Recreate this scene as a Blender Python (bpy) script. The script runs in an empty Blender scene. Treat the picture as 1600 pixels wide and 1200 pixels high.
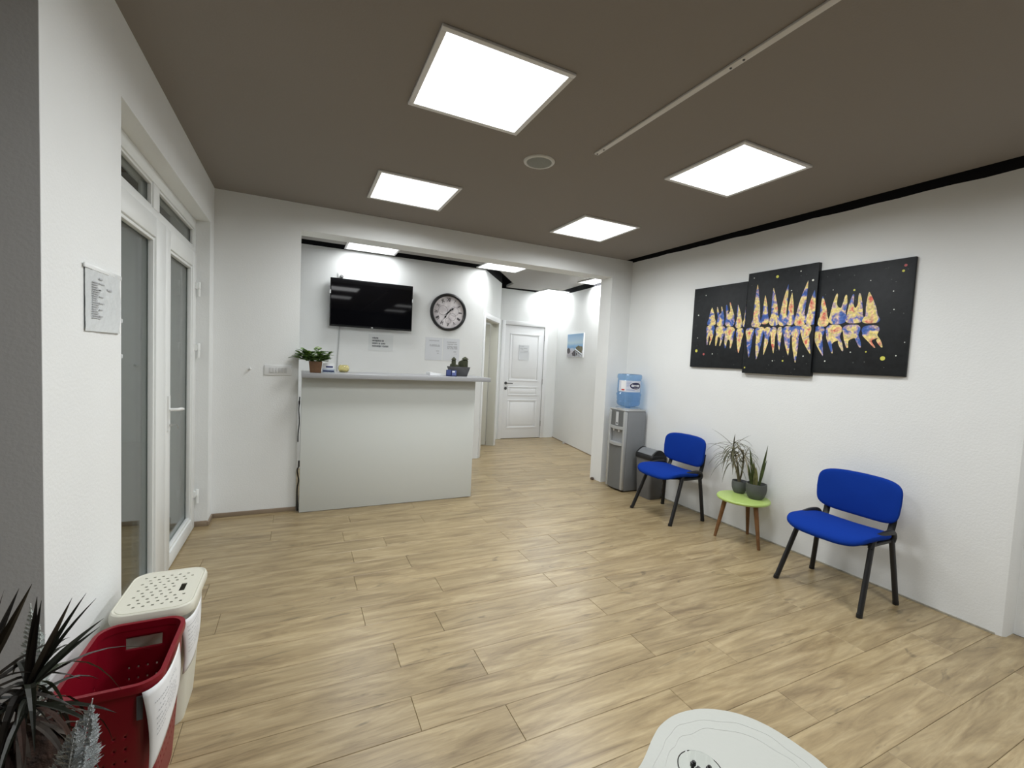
import bpy, bmesh, math, random
from mathutils import Vector, Matrix
random.seed(7)
S = bpy.context.scene
COL = S.collection
PI = math.pi
def R(a): return math.radians(a)

# ------------------------------------------------------------------ camera
L, RW, B, H = -0.643, 3.614, 4.332, 2.688      # left wall x, right wall x, partition y, ceiling height
cam = bpy.data.cameras.new('camera')
cam.sensor_width = 36.0
cam.lens = 36.0 * 695.4 / 1600.0
cam.clip_start = 0.02
co = bpy.data.objects.new('camera', cam)
COL.objects.link(co)
fwd = Vector((0.43060814, 0.90087286, -0.05481528))
rgt = Vector((0.90232835, -0.42840082, 0.04771034))
up = Vector((-0.01949803, 0.07000584, 0.99735601))
m = Matrix((rgt, up, -fwd)).transposed().to_4x4()
m.translation = Vector((0, 0, 1.4352))
co.matrix_world = m
S.camera = co

# ------------------------------------------------------------------ world and exposure
w = bpy.data.worlds.new('night')
S.world = w
w.use_nodes = True
w.node_tree.nodes['Background'].inputs[0].default_value = (0.10, 0.105, 0.105, 1)
w.node_tree.nodes['Background'].inputs[1].default_value = 0.3
S.view_settings.view_transform = 'Standard'
S.view_settings.look = 'None'
S.view_settings.gamma = 1.0
S.view_settings.use_curve_mapping = False
S.view_settings.exposure = 0.0
PANEL = 2.5                                      # radiance of the panels' diffuser sheets
LAMP_W, LAMP_SPREAD = 17.2, 168                  # LED power of each panel and its beam angle

# ------------------------------------------------------------------ materials
MATS = {}
def mat(name, col, rough=0.6, metal=0.0, spec=0.5, noise=None, bump=None, emit=0.0, trans=0.0, coat=0.0, ior=1.45, sheen=0.0):
    """noise=(scale, amount) colour variation; bump=(scale, strength)"""
    if name in MATS: return MATS[name]
    M = bpy.data.materials.new(name); M.use_nodes = True
    nt = M.node_tree; b = nt.nodes['Principled BSDF']
    b.inputs['Base Color'].default_value = (*col, 1)
    b.inputs['Roughness'].default_value = rough
    b.inputs['Metallic'].default_value = metal
    b.inputs['Specular IOR Level'].default_value = spec
    b.inputs['IOR'].default_value = ior
    b.inputs['Transmission Weight'].default_value = trans
    b.inputs['Coat Weight'].default_value = coat
    b.inputs['Sheen Weight'].default_value = sheen
    if emit:
        b.inputs['Emission Color'].default_value = (*col, 1)
        b.inputs['Emission Strength'].default_value = emit
    tc = nt.nodes.new('ShaderNodeTexCoord')
    if noise:
        n = nt.nodes.new('ShaderNodeTexNoise'); n.inputs['Scale'].default_value = noise[0]; n.inputs['Detail'].default_value = 4
        r = nt.nodes.new('ShaderNodeMapRange'); r.inputs[1].default_value = 0.3; r.inputs[2].default_value = 0.7
        r.inputs[3].default_value = 1 - noise[1]; r.inputs[4].default_value = 1 + noise[1]
        mx = nt.nodes.new('ShaderNodeVectorMath'); mx.operation = 'SCALE'; mx.inputs[0].default_value = col
        nt.links.new(tc.outputs['Object'], n.inputs['Vector']); nt.links.new(n.outputs['Fac'], r.inputs[0])
        nt.links.new(r.outputs[0], mx.inputs['Scale']); nt.links.new(mx.outputs[0], b.inputs['Base Color'])
    if bump:
        n = nt.nodes.new('ShaderNodeTexNoise'); n.inputs['Scale'].default_value = bump[0]; n.inputs['Detail'].default_value = 3
        bp = nt.nodes.new('ShaderNodeBump'); bp.inputs['Strength'].default_value = bump[1]; bp.inputs['Distance'].default_value = 0.01
        nt.links.new(tc.outputs['Object'], n.inputs['Vector']); nt.links.new(n.outputs['Fac'], bp.inputs['Height'])
        nt.links.new(bp.outputs[0], b.inputs['Normal'])
    MATS[name] = M
    return M

def glass_mat(name, tint=(0.93, 0.96, 0.95), rough=0.0, ior=1.5):
    if name in MATS: return MATS[name]
    M = bpy.data.materials.new(name); M.use_nodes = True
    nt = M.node_tree; nt.nodes.clear()
    o = nt.nodes.new('ShaderNodeOutputMaterial'); mx = nt.nodes.new('ShaderNodeMixShader')
    t = nt.nodes.new('ShaderNodeBsdfTransparent'); t.inputs[0].default_value = (*tint, 1)
    g = nt.nodes.new('ShaderNodeBsdfGlossy'); g.inputs['Roughness'].default_value = rough
    f = nt.nodes.new('ShaderNodeFresnel')
    ge = nt.nodes.new('ShaderNodeNewGeometry'); mi = nt.nodes.new('ShaderNodeMapRange')      # same outer reflectance on both faces of the pane
    mi.inputs[3].default_value = ior; mi.inputs[4].default_value = 1/ior
    nt.links.new(ge.outputs['Backfacing'], mi.inputs[0]); nt.links.new(mi.outputs[0], f.inputs[0])
    nt.links.new(f.outputs[0], mx.inputs[0]); nt.links.new(t.outputs[0], mx.inputs[1])
    nt.links.new(g.outputs[0], mx.inputs[2]); nt.links.new(mx.outputs[0], o.inputs[0])
    MATS[name] = M
    return M

def wood_mat(name, along, c_dark, c_mid, c_light, rough, knots=True, spec=0.4):
    """plank wood: grain stretched along the local axis; every plank shifts the pattern by its own random number"""
    M = bpy.data.materials.new(name); M.use_nodes = True
    nt = M.node_tree; N = nt.nodes.new; K = nt.links.new; b = nt.nodes['Principled BSDF']
    tc = N('ShaderNodeTexCoord'); oi = N('ShaderNodeObjectInfo')
    sc = N('ShaderNodeMath'); sc.operation = 'MULTIPLY'; sc.inputs[1].default_value = 91.7
    K(oi.outputs['Random'], sc.inputs[0])
    ad = N('ShaderNodeVectorMath'); ad.operation = 'ADD'
    K(tc.outputs['Object'], ad.inputs[0]); K(sc.outputs[0], ad.inputs[1])
    def nz(scale, detail, dist, rough_=0.55):
        mp = N('ShaderNodeMapping'); mp.inputs['Scale'].default_value = scale
        n = N('ShaderNodeTexNoise'); n.inputs['Scale'].default_value = 1.0; n.inputs['Detail'].default_value = detail
        n.inputs['Distortion'].default_value = dist; n.inputs['Roughness'].default_value = rough_
        K(ad.outputs[0], mp.inputs[0]); K(mp.outputs[0], n.inputs['Vector']); return n
    a = along
    g1 = nz(a(1.9, 15), 6, 1.1, .62); g2 = nz(a(6, 120), 3, 0.3); g3 = nz(a(3.2, 11), 3, 1.8)
    r1 = N('ShaderNodeValToRGB'); cr = r1.color_ramp
    cr.elements[0].position = 0.29; cr.elements[0].color = (*c_dark, 1)
    cr.elements[1].position = 0.68; cr.elements[1].color = (*c_light, 1)
    e = cr.elements.new(0.5); e.color = (*c_mid, 1)
    K(g1.outputs['Fac'], r1.inputs[0])
    fine = N('ShaderNodeMapRange'); fine.inputs[1].default_value = 0.25; fine.inputs[2].default_value = 0.75
    fine.inputs[3].default_value = 0.88; fine.inputs[4].default_value = 1.10
    K(g2.outputs['Fac'], fine.inputs[0])
    kn = N('ShaderNodeMapRange'); kn.interpolation_type = 'SMOOTHSTEP'
    kn.inputs[1].default_value = 0.62; kn.inputs[2].default_value = 0.78; kn.inputs[3].default_value = 1.0; kn.inputs[4].default_value = 0.55 if knots else 1.0
    K(g3.outputs['Fac'], kn.inputs[0])
    rnd = N('ShaderNodeMapRange'); rnd.inputs[3].default_value = 0.93; rnd.inputs[4].default_value = 1.06
    K(oi.outputs['Random'], rnd.inputs[0])
    g4 = nz(a(7, 46), 4, 1.4)
    md_ = N('ShaderNodeMapRange'); md_.inputs[1].default_value = 0.32; md_.inputs[2].default_value = 0.68; md_.inputs[3].default_value = 0.93; md_.inputs[4].default_value = 1.06
    K(g4.outputs['Fac'], md_.inputs[0])
    p0 = N('ShaderNodeMath'); p0.operation = 'MULTIPLY'; K(fine.outputs[0], p0.inputs[0]); K(md_.outputs[0], p0.inputs[1])
    p1 = N('ShaderNodeMath'); p1.operation = 'MULTIPLY'; K(p0.outputs[0], p1.inputs[0]); K(kn.outputs[0], p1.inputs[1])
    p2 = N('ShaderNodeMath'); p2.operation = 'MULTIPLY'; K(p1.outputs[0], p2.inputs[0]); K(rnd.outputs[0], p2.inputs[1])
    vs = N('ShaderNodeVectorMath'); vs.operation = 'SCALE'; K(r1.outputs[0], vs.inputs[0]); K(p2.outputs[0], vs.inputs['Scale'])
    K(vs.outputs[0], b.inputs['Base Color'])
    b.inputs['Roughness'].default_value = rough; b.inputs['Specular IOR Level'].default_value = spec
    bp = N('ShaderNodeBump'); bp.inputs['Strength'].default_value = 0.06; bp.inputs['Distance'].default_value = 0.004
    K(g2.outputs['Fac'], bp.inputs['Height']); K(bp.outputs[0], b.inputs['Normal'])
    MATS[name] = M
    return M

WALL = mat('white_wall_paint', (0.80, 0.815, 0.81), 0.75, spec=0.25, noise=(3.0, 0.012), bump=(90, 0.10))
WALL_SHADE = mat('shaded_white_wall', (0.60, 0.605, 0.61), 0.75, spec=0.25, noise=(3.0, 0.02), bump=(90, 0.10))  # white wall colour darkened, the shade of this face is painted in
CEIL = mat('taupe_ceiling_paint', (0.265, 0.240, 0.218), 0.8, spec=0.2, bump=(110, 0.06))
CEILA = mat('lighter_ceiling_tone', (0.34, 0.325, 0.305), 0.8, spec=0.2, bump=(110, 0.06))  # lighter, greyer tone than CEIL, for the reception ceiling
BLACK = mat('black_paint', (0.008, 0.008, 0.010), 0.8, spec=0.2)
PVC = mat('white_pvc', (0.80, 0.82, 0.81), 0.35, spec=0.45)
DOORW = mat('white_door_lacquer', (0.80, 0.81, 0.82), 0.4, spec=0.4)
JAMB = mat('cream_door_lacquer', (0.60, 0.60, 0.53), 0.5)
GLASS = glass_mat('clear_glass')
CHROME = mat('brushed_metal', (0.55, 0.55, 0.55), 0.3, metal=1.0)
DARKMET = mat('dark_metal', (0.10, 0.10, 0.10), 0.4, metal=0.8)
PLASTB = mat('black_plastic', (0.012, 0.012, 0.013), 0.45)
PAPER = mat('paper', (0.80, 0.81, 0.82), 0.7, spec=0.3)
SLEEVE = mat('plastic_sleeve', (0.70, 0.73, 0.74), 0.18, spec=0.6, bump=(14, 0.5))
INK = mat('grey_print', (0.10, 0.11, 0.12), 0.8)
INKL = mat('pale_print', (0.42, 0.43, 0.45), 0.8)
OAK = wood_mat('oak_laminate', lambda x, y: (x, y, 1.0), (0.200, 0.142, 0.074), (0.335, 0.254, 0.138), (0.435, 0.343, 0.200), 0.31, spec=0.5)
SKIRT = mat('oak_skirting', (0.27, 0.21, 0.15), 0.5, noise=(6, 0.1))
FABRIC = mat('blue_woven_fabric', (0.006, 0.036, 0.27), 0.95, spec=0.1, bump=(900, 0.25))

# ------------------------------------------------------------------ mesh helpers
def rrect(x0, x1, y0, y1, r, n=6):
    pts = []
    for cx, cy, a0 in ((x1-r, y1-r, 0), (x0+r, y1-r, 90), (x0+r, y0+r, 180), (x1-r, y0+r, 270)):
        for k in range(n+1):
            a = R(a0 + 90*k/n); pts.append((cx+r*math.cos(a), cy+r*math.sin(a)))
    return pts
def resample(pts, n):
    P = [Vector(p) for p in pts]; P.append(P[0]); d = [0]
    for i in range(len(P)-1): d.append(d[-1]+(P[i+1]-P[i]).length)
    out = []; j = 0
    for k in range(n):
        t = d[-1]*k/n
        while d[j+1] < t: j += 1
        u = (t-d[j])/max(1e-9, d[j+1]-d[j]); out.append(tuple(P[j].lerp(P[j+1], u)))
    return out
def catmull(P, n, closed=False):
    P = [Vector(p) for p in P]; N = len(P); out = []
    rng = range(N) if closed else range(N-1)
    for i in rng:
        if closed: a, b, c, d = P[(i-1) % N], P[i], P[(i+1) % N], P[(i+2) % N]
        else: a, b, c, d = P[max(i-1, 0)], P[i], P[i+1], P[min(i+2, N-1)]
        for k in range(n):
            t = k/n
            out.append(0.5*((2*b)+(c-a)*t+(2*a-5*b+4*c-d)*t*t+(3*b-a-3*c+d)*t**3))
    if not closed: out.append(P[-1])
    return out

class MB:
    def __init__(s): s.v = []; s.f = []; s.mi = []; s.cur = 0
    def add(s, vs, fs):
        o = len(s.v); s.v += [tuple(v) for v in vs]
        for f in fs: s.f.append(tuple(i+o for i in f)); s.mi.append(s.cur)
        return s
    def box(s, x0, x1, y0, y1, z0, z1, M=None):
        vs = [Vector((x, y, z)) for z in (z0, z1) for y in (y0, y1) for x in (x0, x1)]
        if M: vs = [M @ v for v in vs]
        return s.add(vs, [(0, 2, 3, 1), (4, 5, 7, 6), (0, 1, 5, 4), (2, 6, 7, 3), (0, 4, 6, 2), (1, 3, 7, 5)])
    def prism(s, poly, z0, z1, fn=None):
        n = len(poly); fn = fn or (lambda x, y, z: (x, y, z))
        vs = [fn(x, y, z0) for x, y in poly] + [fn(x, y, z1) for x, y in poly]
        fs = [tuple(range(n-1, -1, -1)), tuple(range(n, 2*n))] + [(i, (i+1) % n, n+(i+1) % n, n+i) for i in range(n)]
        return s.add(vs, fs)
    def loft(s, rings, cap0=True, cap1=True):
        n = len(rings[0]); vs = [p for r in rings for p in r]; fs = []
        for k in range(len(rings)-1):
            for i in range(n): fs.append((k*n+i, k*n+(i+1) % n, (k+1)*n+(i+1) % n, (k+1)*n+i))
        if cap0: fs.append(tuple(range(n-1, -1, -1)))
        if cap1: fs.append(tuple((len(rings)-1)*n+i for i in range(n)))
        return s.add(vs, fs)
    def lathe(s, prof, n=32, c=(0, 0, 0), M=None):
        rings = []
        for r, z in prof:
            ring = [Vector((r*math.cos(2*PI*i/n), r*math.sin(2*PI*i/n), z)) for i in range(n)]
            if M: ring = [M @ p for p in ring]
            rings.append([p+Vector(c) for p in ring])
        return s.loft(rings)
    def tube(s, pts, rad, n=10, ell=1.0, updir=(0, 0, 1)):
        P = [Vector(p) for p in pts]; rs = rad if isinstance(rad, (list, tuple)) else [rad]*len(P)
        rings = []; prev = None
        for i, p in enumerate(P):
            t = (P[min(i+1, len(P)-1)]-P[max(i-1, 0)]).normalized()
            if prev is None:
                u = Vector(updir); u = u-t*u.dot(t)
                if u.length < 1e-3: u = Vector((1, 0, 0)); u = u-t*u.dot(t)
            else: u = prev-t*prev.dot(t)
            u.normalize(); prev = u; w_ = t.cross(u)
            rings.append([p+u*math.cos(2*PI*k/n)*rs[i]*ell+w_*math.sin(2*PI*k/n)*rs[i] for k in range(n)])
        return s.loft(rings)
    def build(s, name, material, parent=None, smooth=False, bevel=0.0, seg=2, loc=None, rotz=0.0, recalc=True):
        me = bpy.data.meshes.new(name); me.from_pydata(s.v, [], s.f)
        mats = material if isinstance(material, list) else [material]
        for x in mats: me.materials.append(x)
        if len(mats) > 1: me.polygons.foreach_set('material_index', s.mi)
        if bevel or recalc:
            bm = bmesh.new(); bm.from_mesh(me)
            if recalc: bmesh.ops.recalc_face_normals(bm, faces=bm.faces)
            if bevel:
                es = [e for e in bm.edges if len(e.link_faces) == 2 and e.calc_face_angle(0) > R(30)]
                bmesh.ops.bevel(bm, geom=es, offset=bevel, segments=seg, affect='EDGES', profile=0.5, clamp_overlap=True)
            bm.to_mesh(me); bm.free()
        if smooth or bevel:
            me.polygons.foreach_set('use_smooth', [True]*len(me.polygons)); me.set_sharp_from_angle(angle=R(38))
        o = bpy.data.objects.new(name, me); COL.objects.link(o)
        if parent: o.parent = parent
        if loc: o.location = loc
        o.rotation_euler = (0, 0, rotz)
        return o

def tag(o, label, cat, group=None):
    o['label'] = label; o['category'] = cat
    if group: o['group'] = group
    return o
def struct(o, label=None):
    o['kind'] = 'structure'
    if label: o['label'] = label
    return o
def empty(name, loc=(0, 0, 0), rotz=0.0):
    o = bpy.data.objects.new(name, None); COL.objects.link(o); o.location = loc; o.rotation_euler = (0, 0, rotz)
    o.empty_display_size = 0.1
    return o
def thing(name, label, cat, loc=(0, 0, 0), rotz=0.0, group=None):
    return tag(empty(name, loc, rotz), label, cat, group)
def copy_tree(root, loc, rotz=0.0):
    def cp(o, par):
        c = o.copy(); COL.objects.link(c); c.parent = par
        for ch in o.children: cp(ch, c)
        return c
    c = cp(root, None); c.location = loc; c.rotation_euler = (0, 0, rotz)
    return c
def pane(name, poly_pts, thick, material, parent=None):
    """thin plate from 4 corner points"""
    a, b, c, d = [Vector(p) for p in poly_pts]; n = (b-a).cross(d-a).normalized()*thick
    return MB().add([a, b, c, d, a+n, b+n, c+n, d+n], [(3, 2, 1, 0), (4, 5, 6, 7), (0, 1, 5, 4), (1, 2, 6, 5), (2, 3, 7, 6), (3, 0, 4, 7)]).build(name, material, parent)

# ------------------------------------------------------------------ the room
HU = 3.0            # height of the black void above the hung ceiling
# floor: a slab that carries the planks
fl = MB().box(-2.7, 4.6, -2.8, 8.0, -0.15, -0.009).build('floor', mat('floor_slab', (0.20, 0.15, 0.10), 0.7))
struct(fl, 'oak laminate floor of staggered planks')
PW, PL, Y0 = 0.1908, 1.175, 1.3985
offs = {-3: 0.90, -2: 1.53, -1: 0.80, 0: 0.80, 1: 0.448, 2: 0.80, 3: 0.445, 4: 0.71, 5: 0.338, 6: 0.817, 7: 0.338, 8: 0.71, 9: 0.36, 10: 0.614, 11: 0.33}
offs[-1] = 1.52; offs[-2] = 0.80; offs[-3] = 1.53; offs[-4] = 0.895
def plank_mesh(ln):
    g, c = 0.0006, 0.0016
    x, y = ln/2-g, PW/2-g
    mb = MB()
    v = [(-x, -y, -0.009), (x, -y, -0.009), (x, y, -0.009), (-x, y, -0.009), (-x, -y, -c), (x, -y, -c), (x, y, -c), (-x, y, -c),
         (-x+c, -y+c, 0), (x-c, -y+c, 0), (x-c, y-c, 0), (-x+c, y-c, 0)]
    f = [(0, 3, 2, 1), (8, 9, 10, 11)]
    for a in (0, 4): f += [(a+i, a+(i+1) % 4, a+4+(i+1) % 4, a+4+i) for i in range(4)]
    me = bpy.data.meshes.new('plank'); me.from_pydata(v, [], f); me.materials.append(OAK)
    return me
full = plank_mesh(PL)
cache = {}
def row_span(y):
    if y < 1.66: return -2.69, 3.73
    if y < B+0.1: return -0.75, 3.62
    if y < 5.9: return -0.35, 4.25
    return 2.2, 4.40
for k in range(-11, 31):
    yc = Y0+(k+0.5)*PW
    xa, xb = row_span(yc)
    off = offs.get(k, (k*0.377 + 0.21*(k % 3)) % PL)
    i0 = math.floor((xa-off)/PL)
    x = off+i0*PL
    while x < xb:
        a, b_ = max(x, xa), min(x+PL, xb)
        ln = round(b_-a, 3)
        if ln > 0.03:
            me = full if abs(ln-PL) < 0.002 else cache.setdefault(ln, plank_mesh(ln))
            o = bpy.data.objects.new('plank', me); COL.objects.link(o); o.parent = fl
            o.location = ((a+b_)/2, yc, 0)
        x += PL

def wall(name, boxes, material=WALL, label=None):
    mb = MB()
    for b_ in boxes: mb.box(*b_)
    return struct(mb.build(name, material, recalc=True), label)
# left wall with the door recess
DY0, DY1, DZ = 2.27, 4.16, 2.378
wall('wall_left', [(L-0.25, L, 1.670, DY0, 0, H), (L-0.25, L, DY0, DY1, DZ, H), (L-0.25, L, DY1, B+0.2, 0, H)], label='white plastered left wall around the recessed glass door')
wall('wall_left_return', [(-2.7, L, 1.666, 1.6699, 0, H), (-2.7, L-.25, 1.6699, 1.87, 0, H)], WALL_SHADE, 'white wall face with shade put into its colour, beside the corner at far left')
wall('wall_left_outer', [(-2.8, -2.7, -2.8, 1.87, 0, H)])
wall('wall_rear', [(-2.8, 4.0, -2.9, -2.8, 0, H)], mat('dark_night_window', (.02, .022, .025), .2))
# right wall: ends at a rounded corner, a set-back wall follows
rw = MB().prism([(RW, 1.01), (RW+0.008, 0.985), (RW+0.03, 0.972), (RW+0.2, 0.972), (RW+0.2, B+0.3), (RW, B+0.3)], 0, H).build('wall_right', WALL, smooth=True)
struct(rw, 'white right wall with the canvases')
wall('wall_right_setback', [(3.735, 3.9, -2.8, 0.972, 0, H)])
# black strip where the paint of the right wall stops below the hung ceiling
mb = MB(); n = 24; ring = []
for i in range(n+1):
    y = 0.972+(B-0.972)*i/n
    z = 2.636+(2.676-2.636)*((y-1.09)/(4.33-1.09))+0.0025*math.sin(i*2.3)+0.002*math.sin(i*5.1)
    ring.append([(RW-0.002, y, z), (RW+0.05, y, z), (RW+0.05, y, HU), (RW-0.002, y, HU)])
mb.loft(ring)
struct(mb.build('trim_1', BLACK), 'black painted strip between ceiling and right wall')
# partition with the wide opening to the reception
PB = 4.55
wall('wall_back', [(L, -0.011, B, PB, 0, H), (3.322, RW, B, PB, 0, H), (-0.011, 3.322, B, PB, 2.466, H)], label='white partition wall with the wide opening to the reception')
# reception alcove and corridor
TVY = 5.88
ax0, ay0, ax1, ay1 = 2.315, TVY, 2.972, 6.78           # angled wall with the open doorway
wall('wall_reception_left', [(-0.5, -0.4, PB, TVY+0.1, 0, H)])
wall('wall_reception', [(-0.5, ax0, TVY, TVY+0.1, 0, H-0.012)], label='white reception wall behind the counter')
CBY = 7.23
wall('wall_corridor_back', [(2.9, 3.215, CBY, CBY+0.12, 0, H-0.01), (4.125, 4.6, CBY, CBY+0.12, 0, H-0.01), (3.215, 4.125, CBY, CBY+0.12, 2.12, H-0.01), (3.1, 4.2, CBY+0.12, CBY+0.16, 0, H)])
def cx(y): return 4.355+(y-CBY)*0.1526
mb = MB().prism([(cx(4.4), 4.4), (cx(CBY+.1), CBY+.1), (cx(CBY)+.3, CBY+.1), (cx(4.4)+.3, 4.4)], 0, 2.60)
mb.add([(cx(4.4), 4.4, 2.60), (cx(CBY+.1), CBY+.1, 2.60), (cx(CBY)+.3, CBY+.1, 2.60), (cx(4.4)+.3, 4.4, 2.60), (cx(4.4), 4.4, 2.601), (cx(CBY), CBY+.1, 2.662), (cx(CBY)+.3, CBY+.1, 2.662), (cx(4.4)+.3, 4.4, 2.601)],
       [(0, 1, 5, 4), (1, 2, 6, 5), (2, 3, 7, 6), (3, 0, 4, 7), (4, 5, 6, 7)])
struct(mb.build('wall_corridor_right', WALL, recalc=True), 'white corridor wall with the beach picture')
# angled wall: local frame, x along the wall
AL = math.hypot(ax1-ax0, ay1-ay0); AA = math.atan2(ay1-ay0, ax1-ax0)
AM = Matrix.Translation((ax0, ay0, 0)) @ Matrix.Rotation(AA, 4, 'Z')
D3 = (0.10, 1.00, 2.01)                                  # opening: from, to, height
mb = MB(); mb.box(0, D3[0], 0, 0.12, 0, H-0.012, AM); mb.box(D3[1], AL, 0, 0.12, 0, H-0.012, AM); mb.box(D3[0], D3[1], 0, 0.12, D3[2], H-0.012, AM)
struct(mb.build('wall_corridor_angled', WALL), 'white angled wall with the open doorway')
mb = MB().prism([(2.972, 6.78), (2.90, 6.86), (2.95, 7.35), (3.07, 7.35)], 0, H-0.012)
struct(mb.build('wall_corridor_stub', WALL))
wall('wall_side_room', [(0.9, 1.0, TVY+.1, 7.7, 0, H), (0.9, 3.1, 7.6, 7.7, 0, H)])
# hung ceilings with their shadow gap, and the black void above
mb = MB().prism([(-2.7, -2.8), (3.70, -2.8), (3.70, 0.972), (3.570, 0.973), (3.515, B), (L, B), (L, 1.7), (-2.7, 1.7)], H, H+0.05)
struct(mb.build('ceiling', CEIL), 'dark taupe hung ceiling')
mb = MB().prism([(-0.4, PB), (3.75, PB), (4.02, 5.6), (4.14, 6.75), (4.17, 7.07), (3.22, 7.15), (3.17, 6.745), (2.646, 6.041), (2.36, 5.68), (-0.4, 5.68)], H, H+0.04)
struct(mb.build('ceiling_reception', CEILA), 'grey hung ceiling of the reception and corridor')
mb = MB().prism([(0.95, TVY+.09), (2.2, TVY+.09), (2.85, 6.9), (2.95, 7.65), (0.95, 7.65)], H, H+0.04)
struct(mb.build('ceiling_side_room', mat('white_ceiling_paint', (.75, .75, .74), .8)))
wall('ceiling_void', [(-2.8, 5.0, -2.9, 8.0, HU, HU+0.1)], BLACK)
t2 = MB()
t2.box(-0.5, ax0, TVY, TVY+.1, H-0.012, HU)
t2.box(0, AL, 0, 0.12, H-0.012, HU, AM)
t2.box(2.9, 4.6, CBY, CBY+.12, H-0.01, HU)
t2.prism([(2.972, 6.78), (2.90, 6.86), (2.95, 7.35), (3.07, 7.35)], H-0.012, HU)
t2.prism([(cx(4.4)+.004, 4.4), (cx(CBY+.1)+.004, CBY+.1), (cx(CBY)+.3, CBY+.1), (cx(4.4)+.3, 4.4)], 2.59, HU)
t2.box(L, 4.3, PB-0.02, PB, H+0.045, HU)
struct(t2.build('trim_2', BLACK), 'black painted gap around the reception ceiling')
# outer shell of the rear room's upper void
wall('wall_upper_shell', [(-2.8, -2.7, -2.8, 8.0, H, HU), (-2.8, 4.0, -2.9, -2.8, H, HU), (3.9, 4.0, -2.8, 1.0, H, HU)], BLACK)
# skirting
bb = MB().box(L, -0.011, B-0.012, B, 0, 0.036).box(L-0.088, L+0.0, DY1-0.012, DY1, 0, 0.042).box(L, L+0.012, DY1-0.012, B-0.012, 0, 0.036)
struct(bb.build('baseboard_back', SKIRT, bevel=0.002), 'thin oak skirting along the partition')
struct(MB().box(RW-0.008, RW, 1.01, B-0.0, 0, 0.010).build('baseboard_right', mat('worn_sealant', (0.34, 0.32, 0.26), .8, noise=(20, .25))))
mb = MB().prism([(cx(4.6)-.008, 4.6), (cx(4.6), 4.6), (cx(CBY), CBY), (cx(CBY)-.008, CBY)], 0, 0.012)
struct(mb.build('baseboard_corridor', SKIRT))
# metal rail in the ceiling where a partition once ran
rl = thing('ceiling_rail', 'long pale metal track running along the dark ceiling towards the viewer', 'rail', (0, 0, H))
mb = MB().prism([(1.556, 2.276), (1.586, 2.276), (1.640, -2.7), (1.610, -2.7)], -0.010, 0.0); mb.build('track', mat('pale_aluminium', (0.62, 0.60, 0.57), 0.5), rl, bevel=0.002)
for y in (2.262, 2.20, 1.36, 1.30, 0.75):
    x = 1.571+(2.276-y)*0.0108
    MB().lathe([(0.0, -0.0125), (0.0045, -0.0125), (0.0055, -0.010)], 10).build('screw', DARKMET, rl, loc=(x, y, 0))

# ------------------------------------------------------------------ ceiling lights (0.6 m LED panels)
FRAME = mat('panel_frame_grey', (0.72, 0.72, 0.72), 0.45)
LED = mat('led_diffuser', (0.97, 0.99, 1.0), 0.5, emit=PANEL)
s = 0.6; f = 0.024; d = 0.012
fm = MB()
fm.box(0, s, 0, f, -d, 0).box(0, s, s-f, s, -d, 0).box(0, f, f, s-f, -d, 0).box(s-f, s, f, s-f, -d, 0)
dm = MB().box(f, s-f, f, s-f, -d+0.003, 0)
pl = thing('ceiling_light', '', 'ceiling light', (0, 0, H))
fm.build('frame', FRAME, pl, bevel=0.002); dm.build('diffuser', LED, pl)
ld = bpy.data.lights.new('led_array', 'AREA'); ld.shape = 'SQUARE'; ld.size = 0.54; ld.energy = LAMP_W; ld.spread = R(LAMP_SPREAD); ld.color = (0.965, 0.99, 1.0)
lo_ = bpy.data.objects.new('led_array', ld); COL.objects.link(lo_); lo_.parent = pl; lo_.location = (0.3, 0.3, -d-0.001)
spots = [
    (0.459, 1.715, 'square white light panel on the dark ceiling, largest and closest to the viewer'),
    (0.459, 3.224, 'square light panel on the dark ceiling left of the round speaker'),
    (2.160, 1.728, 'square light panel on the dark ceiling nearest the tooth canvases'),
    (2.150, 3.222, 'square light panel on the dark ceiling nearest the partition, right of the speaker'),
    (0.455, 5.225, 'light panel in the reception ceiling directly above the television'),
    (2.160, 5.235, 'light panel in the reception ceiling above and right of the clock'),
    (3.860, 5.300, 'light panel in the corridor ceiling half hidden by the right jamb'),
    (3.840, 6.770, 'light panel in the corridor ceiling above the white panelled door'),
    (0.459, 0.215, 'light panel overhead mirrored in the television screen'),
    (2.155, -0.420, 'light panel above and behind the viewer on the right'),
    (2.155, -1.920, 'light panel at the rear of the room behind the viewer'),
]
for i, (x, y, lb) in enumerate(spots):
    o = pl if i == 0 else copy_tree(pl, (x, y, H))
    o.location = (x, y, H - (0.004 if 4 <= i < 8 else 0.0005)); o['label'] = lb; o['group'] = 'square LED ceiling panels'
    if i == 9:
        for c_ in o.children:
            if c_.type == 'LIGHT': c_.data = c_.data.copy(); c_.data.energy = LAMP_W*1.35
    if 4 <= i < 8:                                             # reception and corridor panels are set lower
        for c_ in o.children:
            if c_.type == 'LIGHT':
                dim = c_.data.copy(); dim.energy = LAMP_W*(0.50, 0.52, 2.0, 0.68)[i-4]; dim.spread = R((176, 176, 150, 176)[i-4]); c_.data = dim
la = bpy.data.lights.new('side_room_lamp', 'AREA'); la.shape = 'SQUARE'; la.size = 0.6; la.energy = 9
lo = bpy.data.objects.new('side_room_lamp', la); COL.objects.link(lo); lo.location = (1.8, 6.8, 2.64)

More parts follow.
